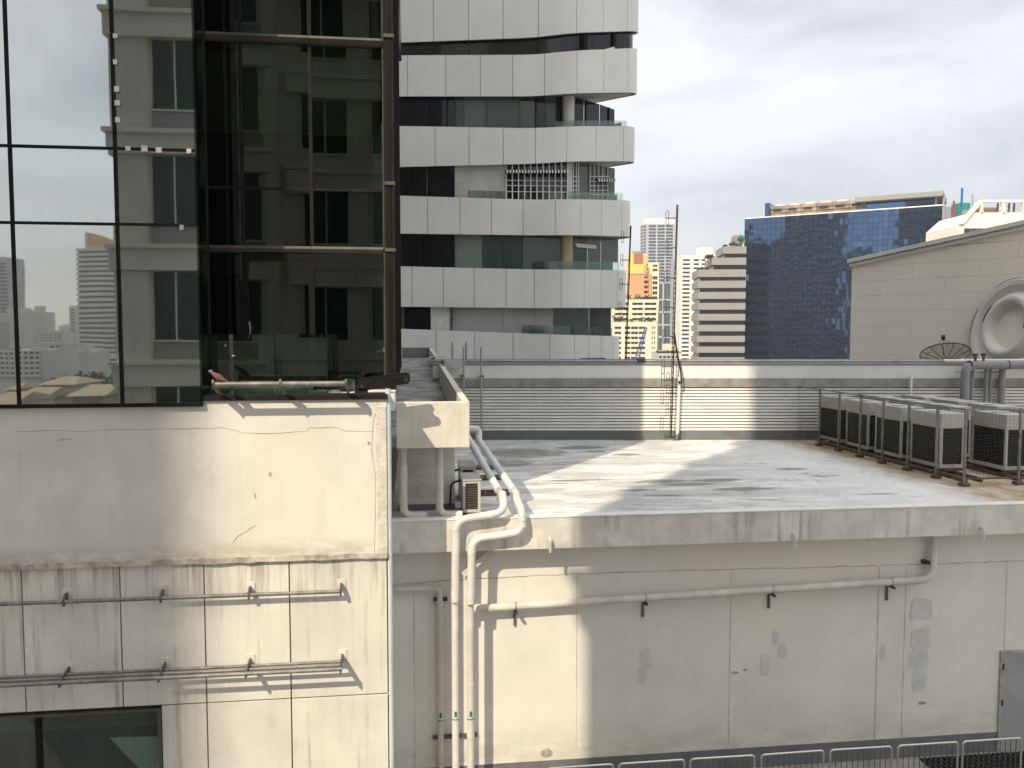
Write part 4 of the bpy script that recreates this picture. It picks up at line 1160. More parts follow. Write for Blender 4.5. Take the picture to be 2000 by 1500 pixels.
# ---------------- satellite dish behind the wall
dd = DW + 4
dc = on_d(1846, 690, dd)
dish = thing('satellite_dish', 'black mesh satellite dish tilted skyward behind the louvred wall', 'dish', (dc.x, dc.y, dc.z-1.6))
ax = (Vector((-.36, -.30, .95))).normalized()
u_ = ax.cross(Vector((0,1,0))).normalized(); v2 = ax.cross(u_)
Rd = .84
rim = [dc + (u_*math.cos(t) + v2*math.sin(t))*Rd for t in [2*math.pi*k/32 for k in range(33)]]
MB().tube(rim, .022, 6, False).build('rim', M['dish_mesh'], dish)
rings = [(0.0, -.30), (.25, -.275), (.5, -.20), (.75, -.1), (1.0, 0.0)]
vv, ff = [], []
for (rr, dz) in rings:
    for k in range(32):
        t = 2*math.pi*k/32; vv.append(dc + (u_*math.cos(t)+v2*math.sin(t))*Rd*rr + ax*dz)
for i in range(len(rings)-1):
    for k in range(32): ff.append((i*32+k, i*32+(k+1) % 32, (i+1)*32+(k+1) % 32, (i+1)*32+k))
glass('mesh_screen', (.55,.53,.50), .0, .6, 1.02, dust=.25)
MB().add(vv, ff).build('mesh_bowl', M['mesh_screen'], dish, smooth=True)
for k in range(12):
    t = 2*math.pi*k/12
    MB().tube([dc + (u_*math.cos(t)+v2*math.sin(t))*Rd*rr + ax*(dz+.01) for rr, dz in rings], .014, 5).build('rib', M['dish_mesh'], dish)
fp = dc + ax*.62
MB().tube([fp-ax*.06, fp+ax*.10], [.05, .085], 12).build('feed_horn', M['dish_mesh'], dish, smooth=True)
for k in range(4):
    t = 2*math.pi*(k+.5)/4
    MB().tube([fp, dc + (u_*math.cos(t)+v2*math.sin(t))*Rd*.8 + ax*-.08], .008, 5).build('stay', M['dish_mesh'], dish)
MB().tube([dc-ax*.3, (dc.x, dc.y, Z_ROOF)], .06, 10).build('pole', M['dish_mesh'], dish)

# ---------------- steel crowd barriers on the lower terrace
yb2 = 12.75*SR
bt = on_y(1548, 1470, yb2).z - Z_TERR
def make_barrier(w):
    t = thing('crowd_barrier', 'x', 'barrier', (0,0,0))
    h = bt
    MB().tube(rounded([(-w/2, 0, 0.02), (-w/2, 0, h), (w/2, 0, h), (w/2, 0, 0.02)], .07, 5), .019, 10).build('frame', M['stainless'], t, smooth=True)
    MB().tube([(-w/2, 0, .16), (w/2, 0, .16)], .014, 8).build('lower_rail', M['stainless'], t)
    for k in range(1, 11):
        x = -w/2 + w*k/11
        MB().tube([(x, 0, .16), (x, 0, h)], .0075, 6).build('bar', M['steel_grey'], t)
    for x in (-w/2+.03, w/2-.03):
        MB().box(x-.02, x+.02, -.22, .22, 0.0, .025).build('foot', M['steel_grey'], t)
    return t
ords = ['leftmost, mostly cut off,', 'second', 'third', 'fourth', 'fifth', 'sixth', 'rightmost']
ps = [(1075,1190,1498),(1212,1334,1490),(1348,1474,1480),(1487,1609,1471),(1622,1741,1463),(1757,1868,1455),(1883,1993,1446)]
bw = on_y(1609,1471,yb2).x - on_y(1487,1471,yb2).x
br0 = make_barrier(bw)
for i, (a, b, py) in enumerate(ps):
    o = br0 if i == 0 else copy_tree(br0)
    xc_ = (on_y(a, py, yb2).x + on_y(b, py, yb2).x)/2
    o.location = (xc_, yb2, Z_TERR + .001); o.rotation_euler = (0,0,R(random.uniform(-1.2,1.2)))
    o['label'] = f'{ords[i]} of the steel crowd barriers along the lower terrace' if i in (0,6) else f'{ords[i]} crowd barrier from the left on the lower terrace'
    o['category'] = 'barrier'; o['group'] = 'crowd barriers on the lower terrace'
# drain grating on the terrace
g0_ = on_z(1812, 1497, Z_TERR); g1_ = on_z(2010, 1484, Z_TERR)
gt = thing('drain_grating', 'dark rusty drain grating in the terrace floor behind the rightmost barriers', 'grating', (11, g0_.y, Z_TERR+.002))
ygr = (g0_.y + g1_.y)/2
MB().box(g0_.x, g1_.x+1, ygr-.30, ygr+.30, Z_TERR+.002, Z_TERR+.008).build('channel', M['frame_black'], gt)
x = g0_.x
while x < g1_.x+1:
    MB().box(x, x+.035, ygr-.29, ygr+.29, Z_TERR+.008, Z_TERR+.03).build('grate_bar', M['grate'], gt); x += .1
# ================================================================== the white banded building
DB = 48.0
wb = thing('banded_office_building', 'white office building with rounded corner and stacked bands of cladding panels', 'building', (_f0.x*DB, _f0.y*DB, 0), YAW)
def bz(py, y=0.0): return on_d(1000, py, DB + y).z
def make_path(xr):
    """plan of a band: straight front, gentle turn, straight, tight round end, then straight back"""
    P = [(-15.0, 0.0), (2.15, 0.0)]
    def arc(P, h0, h1, rad, n):
        x, y = P[-1]; cx_, cy_ = x - math.sin(h0)*rad, y + math.cos(h0)*rad
        for k in range(1, n+1):
            h = h0 + (h1-h0)*k/n; P.append((cx_ + math.sin(h)*rad, cy_ - math.cos(h)*rad))
    a1 = R(33)
    arc(P, 0, a1, 3.6, 14)
    end = 1.7*(1 - math.sin(a1))
    L2 = max(.3, (xr - end - P[-1][0]) / math.cos(a1))
    P.append((P[-1][0]+math.cos(a1)*L2, P[-1][1]+math.sin(a1)*L2))
    arc(P, a1, R(112), 1.7, 14)
    P.append((P[-1][0]-3.5, P[-1][1]+9))
    return P
class Path:
    def __init__(s, P):
        s.P = P; s.S = [0.0]
        for a, b in zip(P[:-1], P[1:]): s.S.append(s.S[-1] + math.hypot(b[0]-a[0], b[1]-a[1]))
        s.L = s.S[-1]
    def at(s, t):
        t = max(0, min(s.L, t))
        for i in range(len(s.P)-1):
            if t <= s.S[i+1] + 1e-9:
                f = (t - s.S[i]) / (s.S[i+1]-s.S[i]); a, b = s.P[i], s.P[i+1]
                dx, dy = b[0]-a[0], b[1]-a[1]; L = math.hypot(dx, dy)
                return (a[0]+dx*f, a[1]+dy*f, -dy/L, dx/L)          # point and inward normal
    def s_at_px(s, px):
        t = 0.0
        while t < s.L:
            x, y, _, _ = s.at(t)
            if CX + x/(DB+y)*F >= px: return t
            t += .02
        return s.L
def strip(path, sa, sb, ztop, zbot, d0, d1, step=.35):
    """curved panel between two stations, from offset d0 to d1 inward"""
    st = [q for q in path.S if sa + .01 < q < sb - .01]
    k_ = max(1, int((sb-sa)/.45)); st = sorted(set(st + [sa + (sb-sa)*i/k_ for i in range(1, k_)])) if sb - sa < 30 else st
    st = [sa] + [q for i, q in enumerate(st) if i == 0 or q - st[i-1] > 1e-4] + [sb]
    v, f = [], []
    for t in st:
        x, y, nx, ny = path.at(t)
        zt_, zb__ = ztop(t), zbot(t)
        v += [(x+nx*d0, y+ny*d0, zb__), (x+nx*d0, y+ny*d0, zt_), (x+nx*d1, y+ny*d1, zt_), (x+nx*d1, y+ny*d1, zb__)]
    for i in range(len(st)-1):
        for k in range(4): f.append((4*i+k, 4*i+(k+1) % 4, 4*i+4+(k+1) % 4, 4*i+4+k))
    f += [(3,2,1,0), tuple(4*(len(st)-1)+k for k in range(4))]
    return MB().add(v, f)
# per band: silhouette px, top edge (left, corner, end), bottom edge (left, corner, end), panel joints
BANDS = [
 (1246, (-60,-72,-20), (83,72,97), (783,850,917,983,1050,1123,1174,1220)),
 (1244, (108,107,125), (188,188,212), (800,873,939,1001,1062,1124,1175,1222)),
 (1240, (246,251,277), (326,319,340), (783,852,917,983,1045,1105,1162,1214)),
 (1232, (382,391,416), (456,460,482), (836,899,960,1021,1083,1133,1173,1212)),
 (1224, (520,527,541), (599,602,605), (805,866,926,988,1043,1095,1140,1173,1205)),
 (1211, (642,653,657), (790,790,770), (852,927,1002,1073,1122,1150,1174,1196)),
]
bands = []
for (xr_px, tops, bots, joints) in BANDS:
    xr = (xr_px - CX) / F * (DB + 2.6)
    pth = Path(make_path(xr))
    s_l = pth.s_at_px(780); s_c = pth.S[1]; s_e = pth.s_at_px(xr_px - 2)
    y_e = pth.at(s_e)[1]
    def zf_(vals, pth=pth, s_l=s_l, s_c=s_c, s_e=s_e, y_e=y_e):
        z0, z1, z2 = bz(vals[0]), bz(vals[1]), bz(vals[2], y_e)
        def g(t):
            if t <= s_c: return z0 + (z1-z0)*(t-s_l)/(s_c-s_l)
            q = min(1, (t-s_c)/(s_e-s_c)); return z1 + (z2-z1)*q
        return lambda t: sum(g(t + o) for o in (-1.5,-1.1,-.7,-.3,.3,.7,1.1,1.5))/8
    bands.append((pth, zf_(tops), zf_(bots), [0.0] + [pth.s_at_px(p) for p in joints]))
for bi, (pth, zt_, zb__, js) in enumerate(bands):
    ends = js + [pth.L - 8.2, pth.L]
    for a, b in zip(ends[:-1], ends[1:]):
        if b - a < .05: continue
        strip(pth, a+.014, b-.014, zt_, zb__, 0, .09).build('cladding_panel', M['band_panel'], wb, smooth=True)
    strip(pth, 0, pth.L, lambda t, f=zt_: f(t)-.02, lambda t, f=zb__: f(t)+.02, .07, .3).build('band_core', M['band_core'], wb)
    # slab under the band: soffit, and floor on top
    out = []
    for t in pth.S: x, y, nx, ny = pth.at(t); out.append((x+nx*.2, y+ny*.2, t))
    poly = [(x, y, zb__(t)+.03) for x, y, t in out] + [(-15, out[-1][1], zb__(0)+.03)]
    MB().prism(poly, (0, 0, .12)).build('soffit', M['soffit_white'], wb)
    poly = [(x, y, zt_(t)-.5) for x, y, t in out] + [(-15, out[-1][1], zt_(0)-.5)]
    MB().prism(poly, (0, 0, .1)).build('floor_slab', M['band_core'], wb)
MB().box(-15, 4.5, 7, 12, 0.05, bz(-60)).build('core_wall', M['soffit_white'], wb)
MB().box(-15, 5.5, .5, 12, 0.02, bz(700)).build('lower_body', M['band_core'], wb)
def wpt(px, bow=1.0, y0=.45):
    y = y0 + (4.2*bow*((px-1010)/185)**2 if px > 1010 else 0)
    return ((px-CX)/F*(DB+y), y)
def bay(fl, px0, px1, mat, name='window', bow=1.0, y0=.45, dz=0.0):
    up_, lo_ = bands[fl], bands[fl+1]
    n = max(1, int((px1-px0)/30)) if px1 > 1010 else 1
    pts_ = [wpt(px0+(px1-px0)*k/n, bow, y0) for k in range(n+1)]
    m = MB()
    for a, b in zip(pts_[:-1], pts_[1:]):
        m.prism([(a[0], a[1], lo_[1](10)-.7), (b[0], b[1], lo_[1](10)-.7), (b[0], b[1], up_[2](10)+.5), (a[0], a[1], up_[2](10)+.5)], (0, .06, 0))
    return m.build(name, M[mat], wb)
def mull(fl, px, w=.09, mat='frame_brown', bow=1.0, y0=.40):
    up_, lo_ = bands[fl], bands[fl+1]; x, y = wpt(px, bow, y0)
    return MB().box(x-w/2, x+w/2, y-.05, y+.06, lo_[1](10)-.7, up_[2](10)+.5).build('window_mullion', M[mat], wb)
# floor 0: dark ribbon flush with the band
up_, lo_ = bands[0], bands[1]
rib = [up_[0].s_at_px(p) for p in (560,783,850,917,983,1050,1130,1160,1196,1228)] + [up_[0].L-.2]
for i, (a, b) in enumerate(zip(rib[:-1], rib[1:])):
    strip(up_[0], a, b-.03, lambda t: up_[2](t)+.1, lambda t: lo_[1](t)-.1, .32, .38).build('window', M['black_glass'], wb)
tp = [up_[0].at(up_[0].s_at_px(p)) for p in (1170,1196)]
MB().prism([(tp[0][0], tp[0][1]+.02, bz(97, 1.2)), (tp[1][0], tp[1][1]+.02, bz(99, 1.6)), (tp[1][0], tp[1][1]+.02, bz(88, 1.6))], (.0,.02,0)).build('torn_blind', M['curtain_white'], wb)
for px in (1138, 1143, 1198):
    x, y, _, _ = up_[0].at(up_[0].s_at_px(px)); MB().box(x-.04, x+.04, y+.1, y+.3, bz(135, y), bz(60, y)).build('window_mullion', M['frame_black'], wb)
# floor 1: offices with a round column
for a, b, mt in ((700,808,'black_glass'),(808,846,'black_glass'),(846,876,'black_glass'),(876,891,'black_glass'),(891,908,'green_pane'),(908,953,'grey_pane'),(953,1016,'grey_pane'),(1016,1046,'green_pane'),(1046,1064,'black_glass'),(1064,1088,'green_pane'),(1088,1138,'black_glass'),(1138,1168,'black_glass'),(1168,1197,'black_glass')):
    bay(1, a+.4, b-.4, mt)
for px in (808,846,876,953,1016,1046,1087,1142,1186): mull(1, px, .06, 'sill_metal' if px in (953,1016) else 'frame_black')
def column(fl, px, mat, r=.36):
    up_, lo_ = bands[fl], bands[fl+1]; x, y = (px-CX)/F*(DB+1.3), 1.3
    MB().tube([(x, y, lo_[1](10)-.7), (x, y, up_[2](10)+.3)], r, 20).build('column', M[mat], wb, smooth=True)
column(1, 1108, 'column_concrete')
# floor 2: flats with awning windows and white wall
for a, b, mt in ((700,802,'black_glass'),(802,836,'black_glass'),(836,890,'black_glass')): bay(2, a+.4, b-.4, mt)
mull(2, 836, .05, 'sill_metal')
bay(2, 890, 988, 'wall_stained', 'wall_panel')
x0_, x1_ = wpt(896)[0], wpt(915)[0]
MB().box(x0_, x1_, .38, .44, bz(391), bz(353)).build('wall_hatch', M['column_concrete'], wb)
bay(2, 988, 1108, 'black_glass', 'window', .15)
for k in range(11): mull(2, 989+11.8*k, .07, 'band_panel', .15, .36)
for py in (350, 360, 372):
    (xa, ya_), (xb3, yb3) = wpt(988, .15, .36), wpt(1108, .15, .36)
    MB().bar((xa, ya_, bz(py)), (xb3, yb3, bz(py)), .04).build('glazing_bar', M['band_panel'], wb)
bay(2, 1108, 1116, 'soffit_white', 'wall_panel', .5)
bay(2, 1116, 1198, 'grey_pane', 'window', .62)
for px in (1118,1124,1128): mull(2, px, .06, 'band_panel', .62)
for px in (1150,1158,1166,1174,1184): mull(2, px, .05, 'soffit_white', .62)
for (pa_, pb_, bw_) in ((1116,1130,.62),(1150,1186,.62)):
    for py in (345,354,363,372,380):
        (xa, ya_), (xb3, yb3) = wpt(pa_, bw_, .36), wpt(pb_, bw_, .36)
        MB().bar((xa, ya_, bz(py, ya_)), (xb3, yb3, bz(py, yb3)), .05).build('glazing_bar', M['soffit_white'], wb)
def awning(pa_, pb_, py0, py1, bow, n, name='awning'):
    (xa, ya_), (xb3, yb3) = wpt(pa_, bow, .3), wpt(pb_, bow, .3)
    top = None
    for k in range(n):
        u0, u1 = k/n, (k+1)/n
        p0 = Vector((xa+(xb3-xa)*u0, ya_+(yb3-ya_)*u0, 0)); p1_ = Vector((xa+(xb3-xa)*u1, ya_+(yb3-ya_)*u1, 0))
        zt2, zb2 = bz(py0, p0.y), bz(py1, p0.y)
        poly = [(p0.x, p0.y, zt2), (p1_.x, p1_.y, zt2), (p1_.x, p1_.y-.5, zb2+.06), (p1_.x, p1_.y-.5, zb2-.03), (p0.x, p0.y-.5, zb2-.03), (p0.x, p0.y-.5, zb2+.06)]
        m = MB().add(poly, [(0,5,2,1),(5,4,3,2)])
        m.build('awning_stripe', M['band_panel'] if k % 2 else M['frame_black'], wb)
awning(987, 1108, 331, 340, .15, 42)
awning(1163, 1198, 347, 356, .62, 14)
# floor 3: offices, frosted panels, yellowish column
for a, b, mt in ((700,780,'black_glass'),(780,820,'black_glass'),(820,883,'black_glass'),(883,889,'frame_black'),(889,942,'frosted_green'),(942,981,'green_pane'),(981,1021,'green_pane'),(1021,1066,'green_pane'),(1066,1097,'green_pane'),(1097,1118,'black_glass'),(1118,1146,'green_pane'),(1146,1172,'grey_pane'),(1172,1206,'grey_pane')):
    bay(3, a+.3, b-.3, mt, 'window', .8)
for px in (820,823,887): mull(3, px, .08, 'frame_black', .8)
column(3, 1106, 'column_yellow')
xa, ya_ = wpt(1123, .8, .1); xb3, yb3 = wpt(1162, .8, .1)
MB().bar((xa, ya_+.2, bz(477, 1)), (xb3, yb3+.2, bz(481, 2)), .2, .22).build('lamp_housing', M['band_panel'], wb)
MB().box((835-CX)/F*DB, (872-CX)/F*DB, .9, 1.3, bz(515), bz(506)).build('folded_sheet', M['curtain_white'], wb)
# floor 4: curtain, lilac wall panels, dark glass end
for a, b, mt in ((700,786,'black_glass'),(790,842,'black_glass')): bay(4, a, b, mt, 'window', .4)
bay(4, 842, 880, 'curtain_white', 'curtain', .4)
for px in (788, 882): mull(4, px, .12, 'sill_metal', .4)
for a, b in ((884,983),(983,1046),(1046,1080)): bay(4, a+.3, b-.3, 'wall_lilac', 'wall_panel', .4, .6)
for a, b in ((1080,1115),(1115,1150),(1150,1193)): bay(4, a+.3, b-.3, 'green_pane', 'window', .4, .6)
# glass balustrades standing on the bands
for fl, pa_, h in ((2,1085,.42),(3,900,.5),(4,1040,.5),(5,1020,.5)):
    pth, zt_, _, _ = bands[fl]
    s0, s1 = pth.s_at_px(pa_), pth.s_at_px(BANDS[fl][0]-3) + 1.2
    n = max(3, int((s1-s0)/1.5))
    for k in range(n):
        strip(pth, s0+(s1-s0)*k/n+.01, s0+(s1-s0)*(k+1)/n-.01, lambda t, z=zt_: z(t)+h, zt_, .45, .465).build('glass_panel', M['pale_glass'], wb)

# ================================================================== far buildings
def grid_face(T, w, z0, z1, xi, zi, wall, win, proud=.4, Mx=None, mid=True, parts=('pier','spandrel','window')):
    e = [(-1e-3, 0.0)] + xi + [(w, w)]
    for (a, b), (c, d) in zip(e[:-1], e[1:]):
        if c - b > .02: MB(Mx).box(b, c, -proud, .0, z0, z1).build(parts[0], M[wall], T)
    e = [(z0, z0)] + zi + [(z1, z1)]
    for (a, b), (c, d) in zip(e[:-1], e[1:]):
        if c - b > .02: MB(Mx).box(0, w, -proud+.03, .0, b, c).build(parts[1], M[wall], T)
    for (a, b) in xi:
        for (c, d) in zi:
            o = MB(Mx).box(a, b, -.06, -.01, c, d).build(parts[2], M[win], T)
            if mid: MB(Mx).box((a+b)/2-.05, (a+b)/2+.05, -.1, -.06, c, d).build('window_bar', M[wall], o)
def pxframe(pxl, dl, pxr, dr, py, name, label, cat='building', group=None, refl=False):
    pl, pr = on_d(pxl, py, dl), on_d(pxr, py, dr)
    if refl:
        pl, pr = rv(pr), rv(pl)
    o, a, w = frame(pl, pr)
    t = thing(name, label, cat, o, a, group, local=True)
    return t, w
def rv(p): return Vector((p.x, 2*ym - p.y, p.z))
def zat(py, d): return on_d(1000, py, d).z
def ivals(px_pairs, pxl, pxr, w): return [((a-pxl)/(pxr-pxl)*w, (b-pxl)/(pxr-pxl)*w) for a, b in px_pairs]

# A: orange and yellow flats with cream blocks
d = 450
t, w = pxframe(1226, d, 1287, d, 600, 'apartment_tower', 'sunlit orange apartment tower with yellow crown and brick red panel')
X = lambda px: (px-1226)/61*w
MB().box(0, w, .5, 16, .02, zat(513, d)).build('wall', M['cream_far'], t)
MB().box(X(1226), X(1261), -1.2, .49, zat(583, d), zat(535, d)).build('orange_wall', M['orange_far'], t)
MB().box(X(1226), X(1261), -1.6, .49, zat(535, d), zat(496, d)).build('crown', M['yellow_far'], t)
MB().box(X(1236), X(1254), -1.9, -1.61, zat(515, d), zat(496, d)).build('crown_panel', M['brick_far'], t)
MB().box(X(1261), X(1272), -.6, .48, zat(583, d), zat(536, d)).build('orange_wall', M['orange_far'], t)
rowz = [(zat(546+9.8*k, d), zat(539.5+9.8*k, d)) for k in range(5)][::-1]
grid_face(t, X(1286)-X(1273), zat(583, d), zat(513, d), ivals([(1274,1283.5)], 1273, 1286, X(1286)-X(1273)), rowz + [(zat(530,d), zat(525,d)), (zat(521,d), zat(517,d))], 'cream_far', 'window_far', .8, Matrix.Translation((X(1273), .5, 0)))
for (c, e_) in rowz + [(zat(530,d), zat(525,d)), (zat(521,d), zat(517,d))]:
    o = MB().box(X(1257), X(1263.5), -1.35, -1.0, c, e_).build('balcony_window', M['window_far'], t)
    MB().box(X(1256.5), X(1264), -1.9, -1.21, c-.6, c+.5).build('balcony', M['orange_far'], o)
MB().tube([(X(1243), 4, zat(496,d)), (X(1243), 4, zat(490,d))], 2.2, 10).build('water_tank', M['city_grey'], t)
t, w = pxframe(1195, d-12, 1284, d-12, 650, 'apartment_block', 'cream podium block with dark balcony lines below the orange tower')
d2 = d-12
MB().box(0, w, .5, 10, .02, zat(585, d2)).build('wall', M['cream_far'], t)
grid_face(t, w, zat(628,d2), zat(585,d2), ivals([(1200,1227),(1234,1255),(1258,1281)], 1195, 1284, w), [(zat(626-10*k, d2), zat(621-10*k, d2)) for k in range(4)], 'cream_far', 'window_far', .9)
for k in range(24):
    x = random.uniform(0, w); zz = zat(585, d2) if k < 14 else zat(628, d2); yy = 2 if k < 14 else -3.5
    h = random.uniform(1, 3)
    lv = MB()
    for j in range(26):
        c = Vector((x+random.gauss(0,.9), yy+random.gauss(0,.7), zz+random.uniform(.1, h))); q = Vector((random.uniform(-1,1), random.uniform(-1,1), random.uniform(-1,1))).normalized()
        u = q.orthogonal().normalized()*.45; v_ = q.cross(u)
        lv.sheet([c-u, c-v_, c+u, c+v_])
    lv.build('roof_shrub', M['foliage'], t)
t, w = pxframe(1196, d-30, 1283, d-30, 650, 'apartment_block', 'nearest cream apartment block with rows of windows and small side windows')
d3 = d-30
MB().box(0, w, .5, 8, .02, zat(629, d3)).build('wall', M['cream_far'], t)
grid_face(t, w, zat(720,d3), zat(629,d3), ivals([(1200,1213),(1220,1231),(1232.5,1246),(1247.5,1260),(1272.5,1275),(1277,1279.5)], 1196, 1283, w), [(zat(711.5-9.8*k, d3), zat(706.5-9.8*k, d3)) for k in range(8)], 'cream_far', 'window_far', .6)
# B: grey tower
d = 820
t, w = pxframe(1262, d, 1318, d, 550, 'office_tower', 'tall pale grey office tower with blue windows in the haze')
X = lambda px: (px-1262)/56*w
MB().box(0, w, .4, 28, .02, zat(437, d)).build('body', M['blue_grey_far'], t)
MB().box(-3, w-1, 2, 30, zat(438, d), zat(426, d)).build('crown', M['white_far'], t)
grid_face(t, w, zat(550,d), zat(437,d), ivals([(1266,1280),(1283,1297),(1299.5,1313)], 1262, 1318, w), [(zat(549.5-6.2*k, d), zat(545.2-6.2*k, d)) for k in range(18)], 'blue_grey_far', 'window_blue', .6)
grid_face(t, w, zat(700,d), zat(551,d), ivals([(1284.5,1294),(1297,1311)], 1262, 1318, w), [(zat(b,d), zat(a,d)) for a, b in ((660,684),(636,656),(611,633),(587,608),(554,584))], 'blue_grey_far', 'window_blue', .6)
Mx = Matrix.Rotation(R(-68), 4, 'Z') @ Matrix.Translation((0,0,0))
Ms = Matrix.Translation((-4.2, 10.5, 0)) @ Matrix.Rotation(R(-68), 4, 'Z')
grid_face(t, 11.2, zat(700,d), zat(437,d), [(.8, 5), (6, 10.4)], [(zat(549.5-6.2*k, d), zat(545.2-6.2*k, d)) for k in range(18)], 'blue_grey_far', 'window_blue', .5, Ms, False)
t, w = pxframe(1317, d-60, 1328, d-60, 600, 'service_tower', 'narrow dark slatted slab beside the pale grey tower')
MB().box(0, w, .3, 20, .02, zat(505, d-60)).build('body', M['panel_grey_far'], t)
for k in range(30):
    MB().box(w*.4, w, -.3, .29, zat(514+6.4*k, d-60), zat(510.5+6.4*k, d-60)).build('slat', M['window_far'], t)
# C: white flats
d = 580
t, w = pxframe(1327, d, 1412, d, 600, 'apartment_tower', 'sunlit white apartment tower with deep slot windows right of the mast')
MB().box(0, w, .4, 18, .02, zat(499, d)).build('wall', M['white_far'], t)
xi = ivals([(1331.5,1346),(1352.5,1363.5),(1368,1376)], 1327, 1412, w)
grid_face(t, w, zat(720,d), zat(499,d), xi, [(zat(711.5-8.05*k, d), zat(707.6-8.05*k, d)) for k in range(26)], 'white_far', 'window_far', 1.6, None, False)
MB().box((1365-1327)/85*w, (1391-1327)/85*w, 1, 10, zat(499,d), zat(483,d)).build('roof_room', M['white_far'], t)
# D: grey banded offices
d = 268
t, w = pxframe(1363, d+1, 1456, d, 600, 'office_block', 'grey and black striped office block beside the blue glass building')
X = lambda px: (px-1363)/93*w
rowsD = [(1411,481,495),(1389,503,517),(1363,526,540.5),(1363,548,562),(1363,570,583.5),(1363,591.5,604.5),(1363,613,626),(1363,634.5,647),(1363,656,668),(1363,677,689),(1363,698,710)]
for i, (px, a, b) in enumerate(rowsD):
    MB().box(X(px), w, 0, 14, zat(b, d), zat(a, d)).build('band', M['grey_band_far'], t)
    if i+1 < len(rowsD):
        xx = X(max(px, rowsD[i+1][0]-0)+4)
        n = 6
        for k in range(n):
            MB().box(xx+(w-xx)*k/n+.05, xx+(w-xx)*(k+1)/n-.05, 1.0, 13, zat(rowsD[i+1][1], d), zat(b, d)).build('window', M['navy_glass'], t)
MB().box(X(1437), X(1451), 3, 9, zat(481, d), zat(457, d)).build('roof_room', M['grey_band_far'], t)
MB().box(X(1446), X(1452), 1.5, 2.9, zat(475, d), zat(458, d)).build('green_sheet', M['teal'], t)
def bush(parent, c, r, n=60, s=.35):
    m = MB()
    for j in range(n):
        q = Vector((random.gauss(0,1), random.gauss(0,1), random.gauss(0,1))); q = q.normalized()*r*random.random()**.4
        p = Vector(c)+Vector((q.x, q.y*.7, abs(q.z)*.9)); k = Vector((random.uniform(-1,1), random.uniform(-1,1), random.uniform(-1,1))).normalized()
        u = k.orthogonal().normalized()*s; v_ = k.cross(u)*.7
        m.sheet([p-u, p-v_, p+u, p+v_])
    return m.build('terrace_shrub', M['foliage'], parent)
for px, py, r in ((1432,479,1.6),(1449,470,1.8),(1416,481,.8),(1383,503,1.0),(1372,526,1.0),(1366,526,.7),(1379,526,.9)):
    bush(t, (X(px), 1.2, zat(py, d)), r)
for px, py in ((1384,506),(1388,503)):
    MB().tube([(X(px), 1.5, zat(526,d)), (X(px), 1.5, zat(502,d))], .12, 6).build('palm_trunk', M['rust_foot'], t)
    bush(t, (X(px), 1.5, zat(503,d)), 1.3, 40, .5)
# E: blue glass block
dL, dR = 285.0, 255.0
t, w = pxframe(1453, dL, 1838, dR, 500, 'glass_office_block', 'large blue mirror glass office block with rooftop canopy')
zT = zat(428, dL)
MB().box(0.02, w-.02, .15, 24, .02, zT).build('body', M['navy_glass'], t)
MB().box(-.15, w+.1, -.3, 1, zT+.0, zT+.35).build('parapet', M['white_steel'], t)
nc, pw = 40, w/40
ph = 1.88
pane = mesh_of(MB().box(-pw/2+.05, pw/2-.05, 0, .1, -ph/2+.05, ph/2-.05), 'glass_pane', M['blue_glass'])
rg = random.Random(5)
nr = 28
rest = MB()
def crow(r_, c):                                     # low-frequency lean of the panes makes the broken reflections
    return (R(.35*math.sin(r_*.9+c*.35) + rg.gauss(0,.22)), R(.4*math.sin(c*.8+r_*.3) + rg.gauss(0,.28)))
cnt = 0
for r_ in range(nr):
    for c in range(nc):
        rx, rz = crow(r_, c)
        loc = Vector(((c+.5)*pw, 0, zT - (r_+.5)*ph))
        if c >= 10 and r_ < 10:
            place('glass_pane', pane, t, loc, (rx, 0, rz)); cnt += 1
        else:
            Mx = Matrix.Translation(loc) @ Matrix.Rotation(rz, 4, 'Z') @ Matrix.Rotation(rx, 4, 'X')
            MBx = MB(Mx).box(-pw/2+.05, pw/2-.05, 0, .1, -ph/2+.05, ph/2-.05); rest.add(MBx.v, MBx.f)
o = rest.build('glass_panes', M['blue_glass'], t); o['kind'] = 'stuff'
Xp = lambda px, py: None
def ex(px):                                         # pixel -> station along the facade
    lo, hi = 0.0, w
    for _ in range(40):
        m_ = (lo+hi)/2; pl, pr = on_d(1453, 500, dL), on_d(1838, 500, dR); p = pl.lerp(pr, m_/w)
        q = p - CAM; s_ = CX + F*(q.x*_rt.x+q.y*_rt.y)/(q.x*_f0.x+q.y*_f0.y)
        if s_ < px: lo = m_
        else: hi = m_
    return lo
def ez(px, py):                                     # height on the facade plane
    s_ = ex(px); p = on_d(1453, 500, dL).lerp(on_d(1838, 500, dR), s_/w)
    return zat(py, (p.x*_f0.x+p.y*_f0.y))
# rooftop plant
xa, xb3 = ex(1483), ex(1680)
MB().box(xa, xa+1.6, 4, 12, zT+.35, ez(1480,394)).build('glass_fin', M['blue_glass'], t)
nb = 6
for k in range(nb):
    a, b = xa+2+(xb3-xa-2)*k/nb, xa+2+(xb3-xa-2)*(k+1)/nb
    ct = MB().box(a+.1, b-.1, 4, 12, zT+.35, ez(1560,395)).build('cooling_tower', M['roof_plant_far'], t)
    MB().box(a+.7, b-1.5, 3.8, 4, ez(1560,406), ez(1560,400)).build('louvre', M['window_far'], ct)
    MB().tube([((a+b)/2, 7, ez(1560,396)), ((a+b)/2, 7, ez(1560,391))], (b-a)*.36, 16).build('fan_stack', M['white_far'], ct, smooth=True)
    for zz in (401, 408, 414): MB().box(a, b, 3.6, 3.75, ez(1560,zz)-.1, ez(1560,zz)+.1).build('pipe', M['roof_plant_far'], ct)
MB().box(ex(1676), ex(1812), 5, 12, zT+.35, ez(1740,386)).build('roof_block', M['blue_glass'], t)
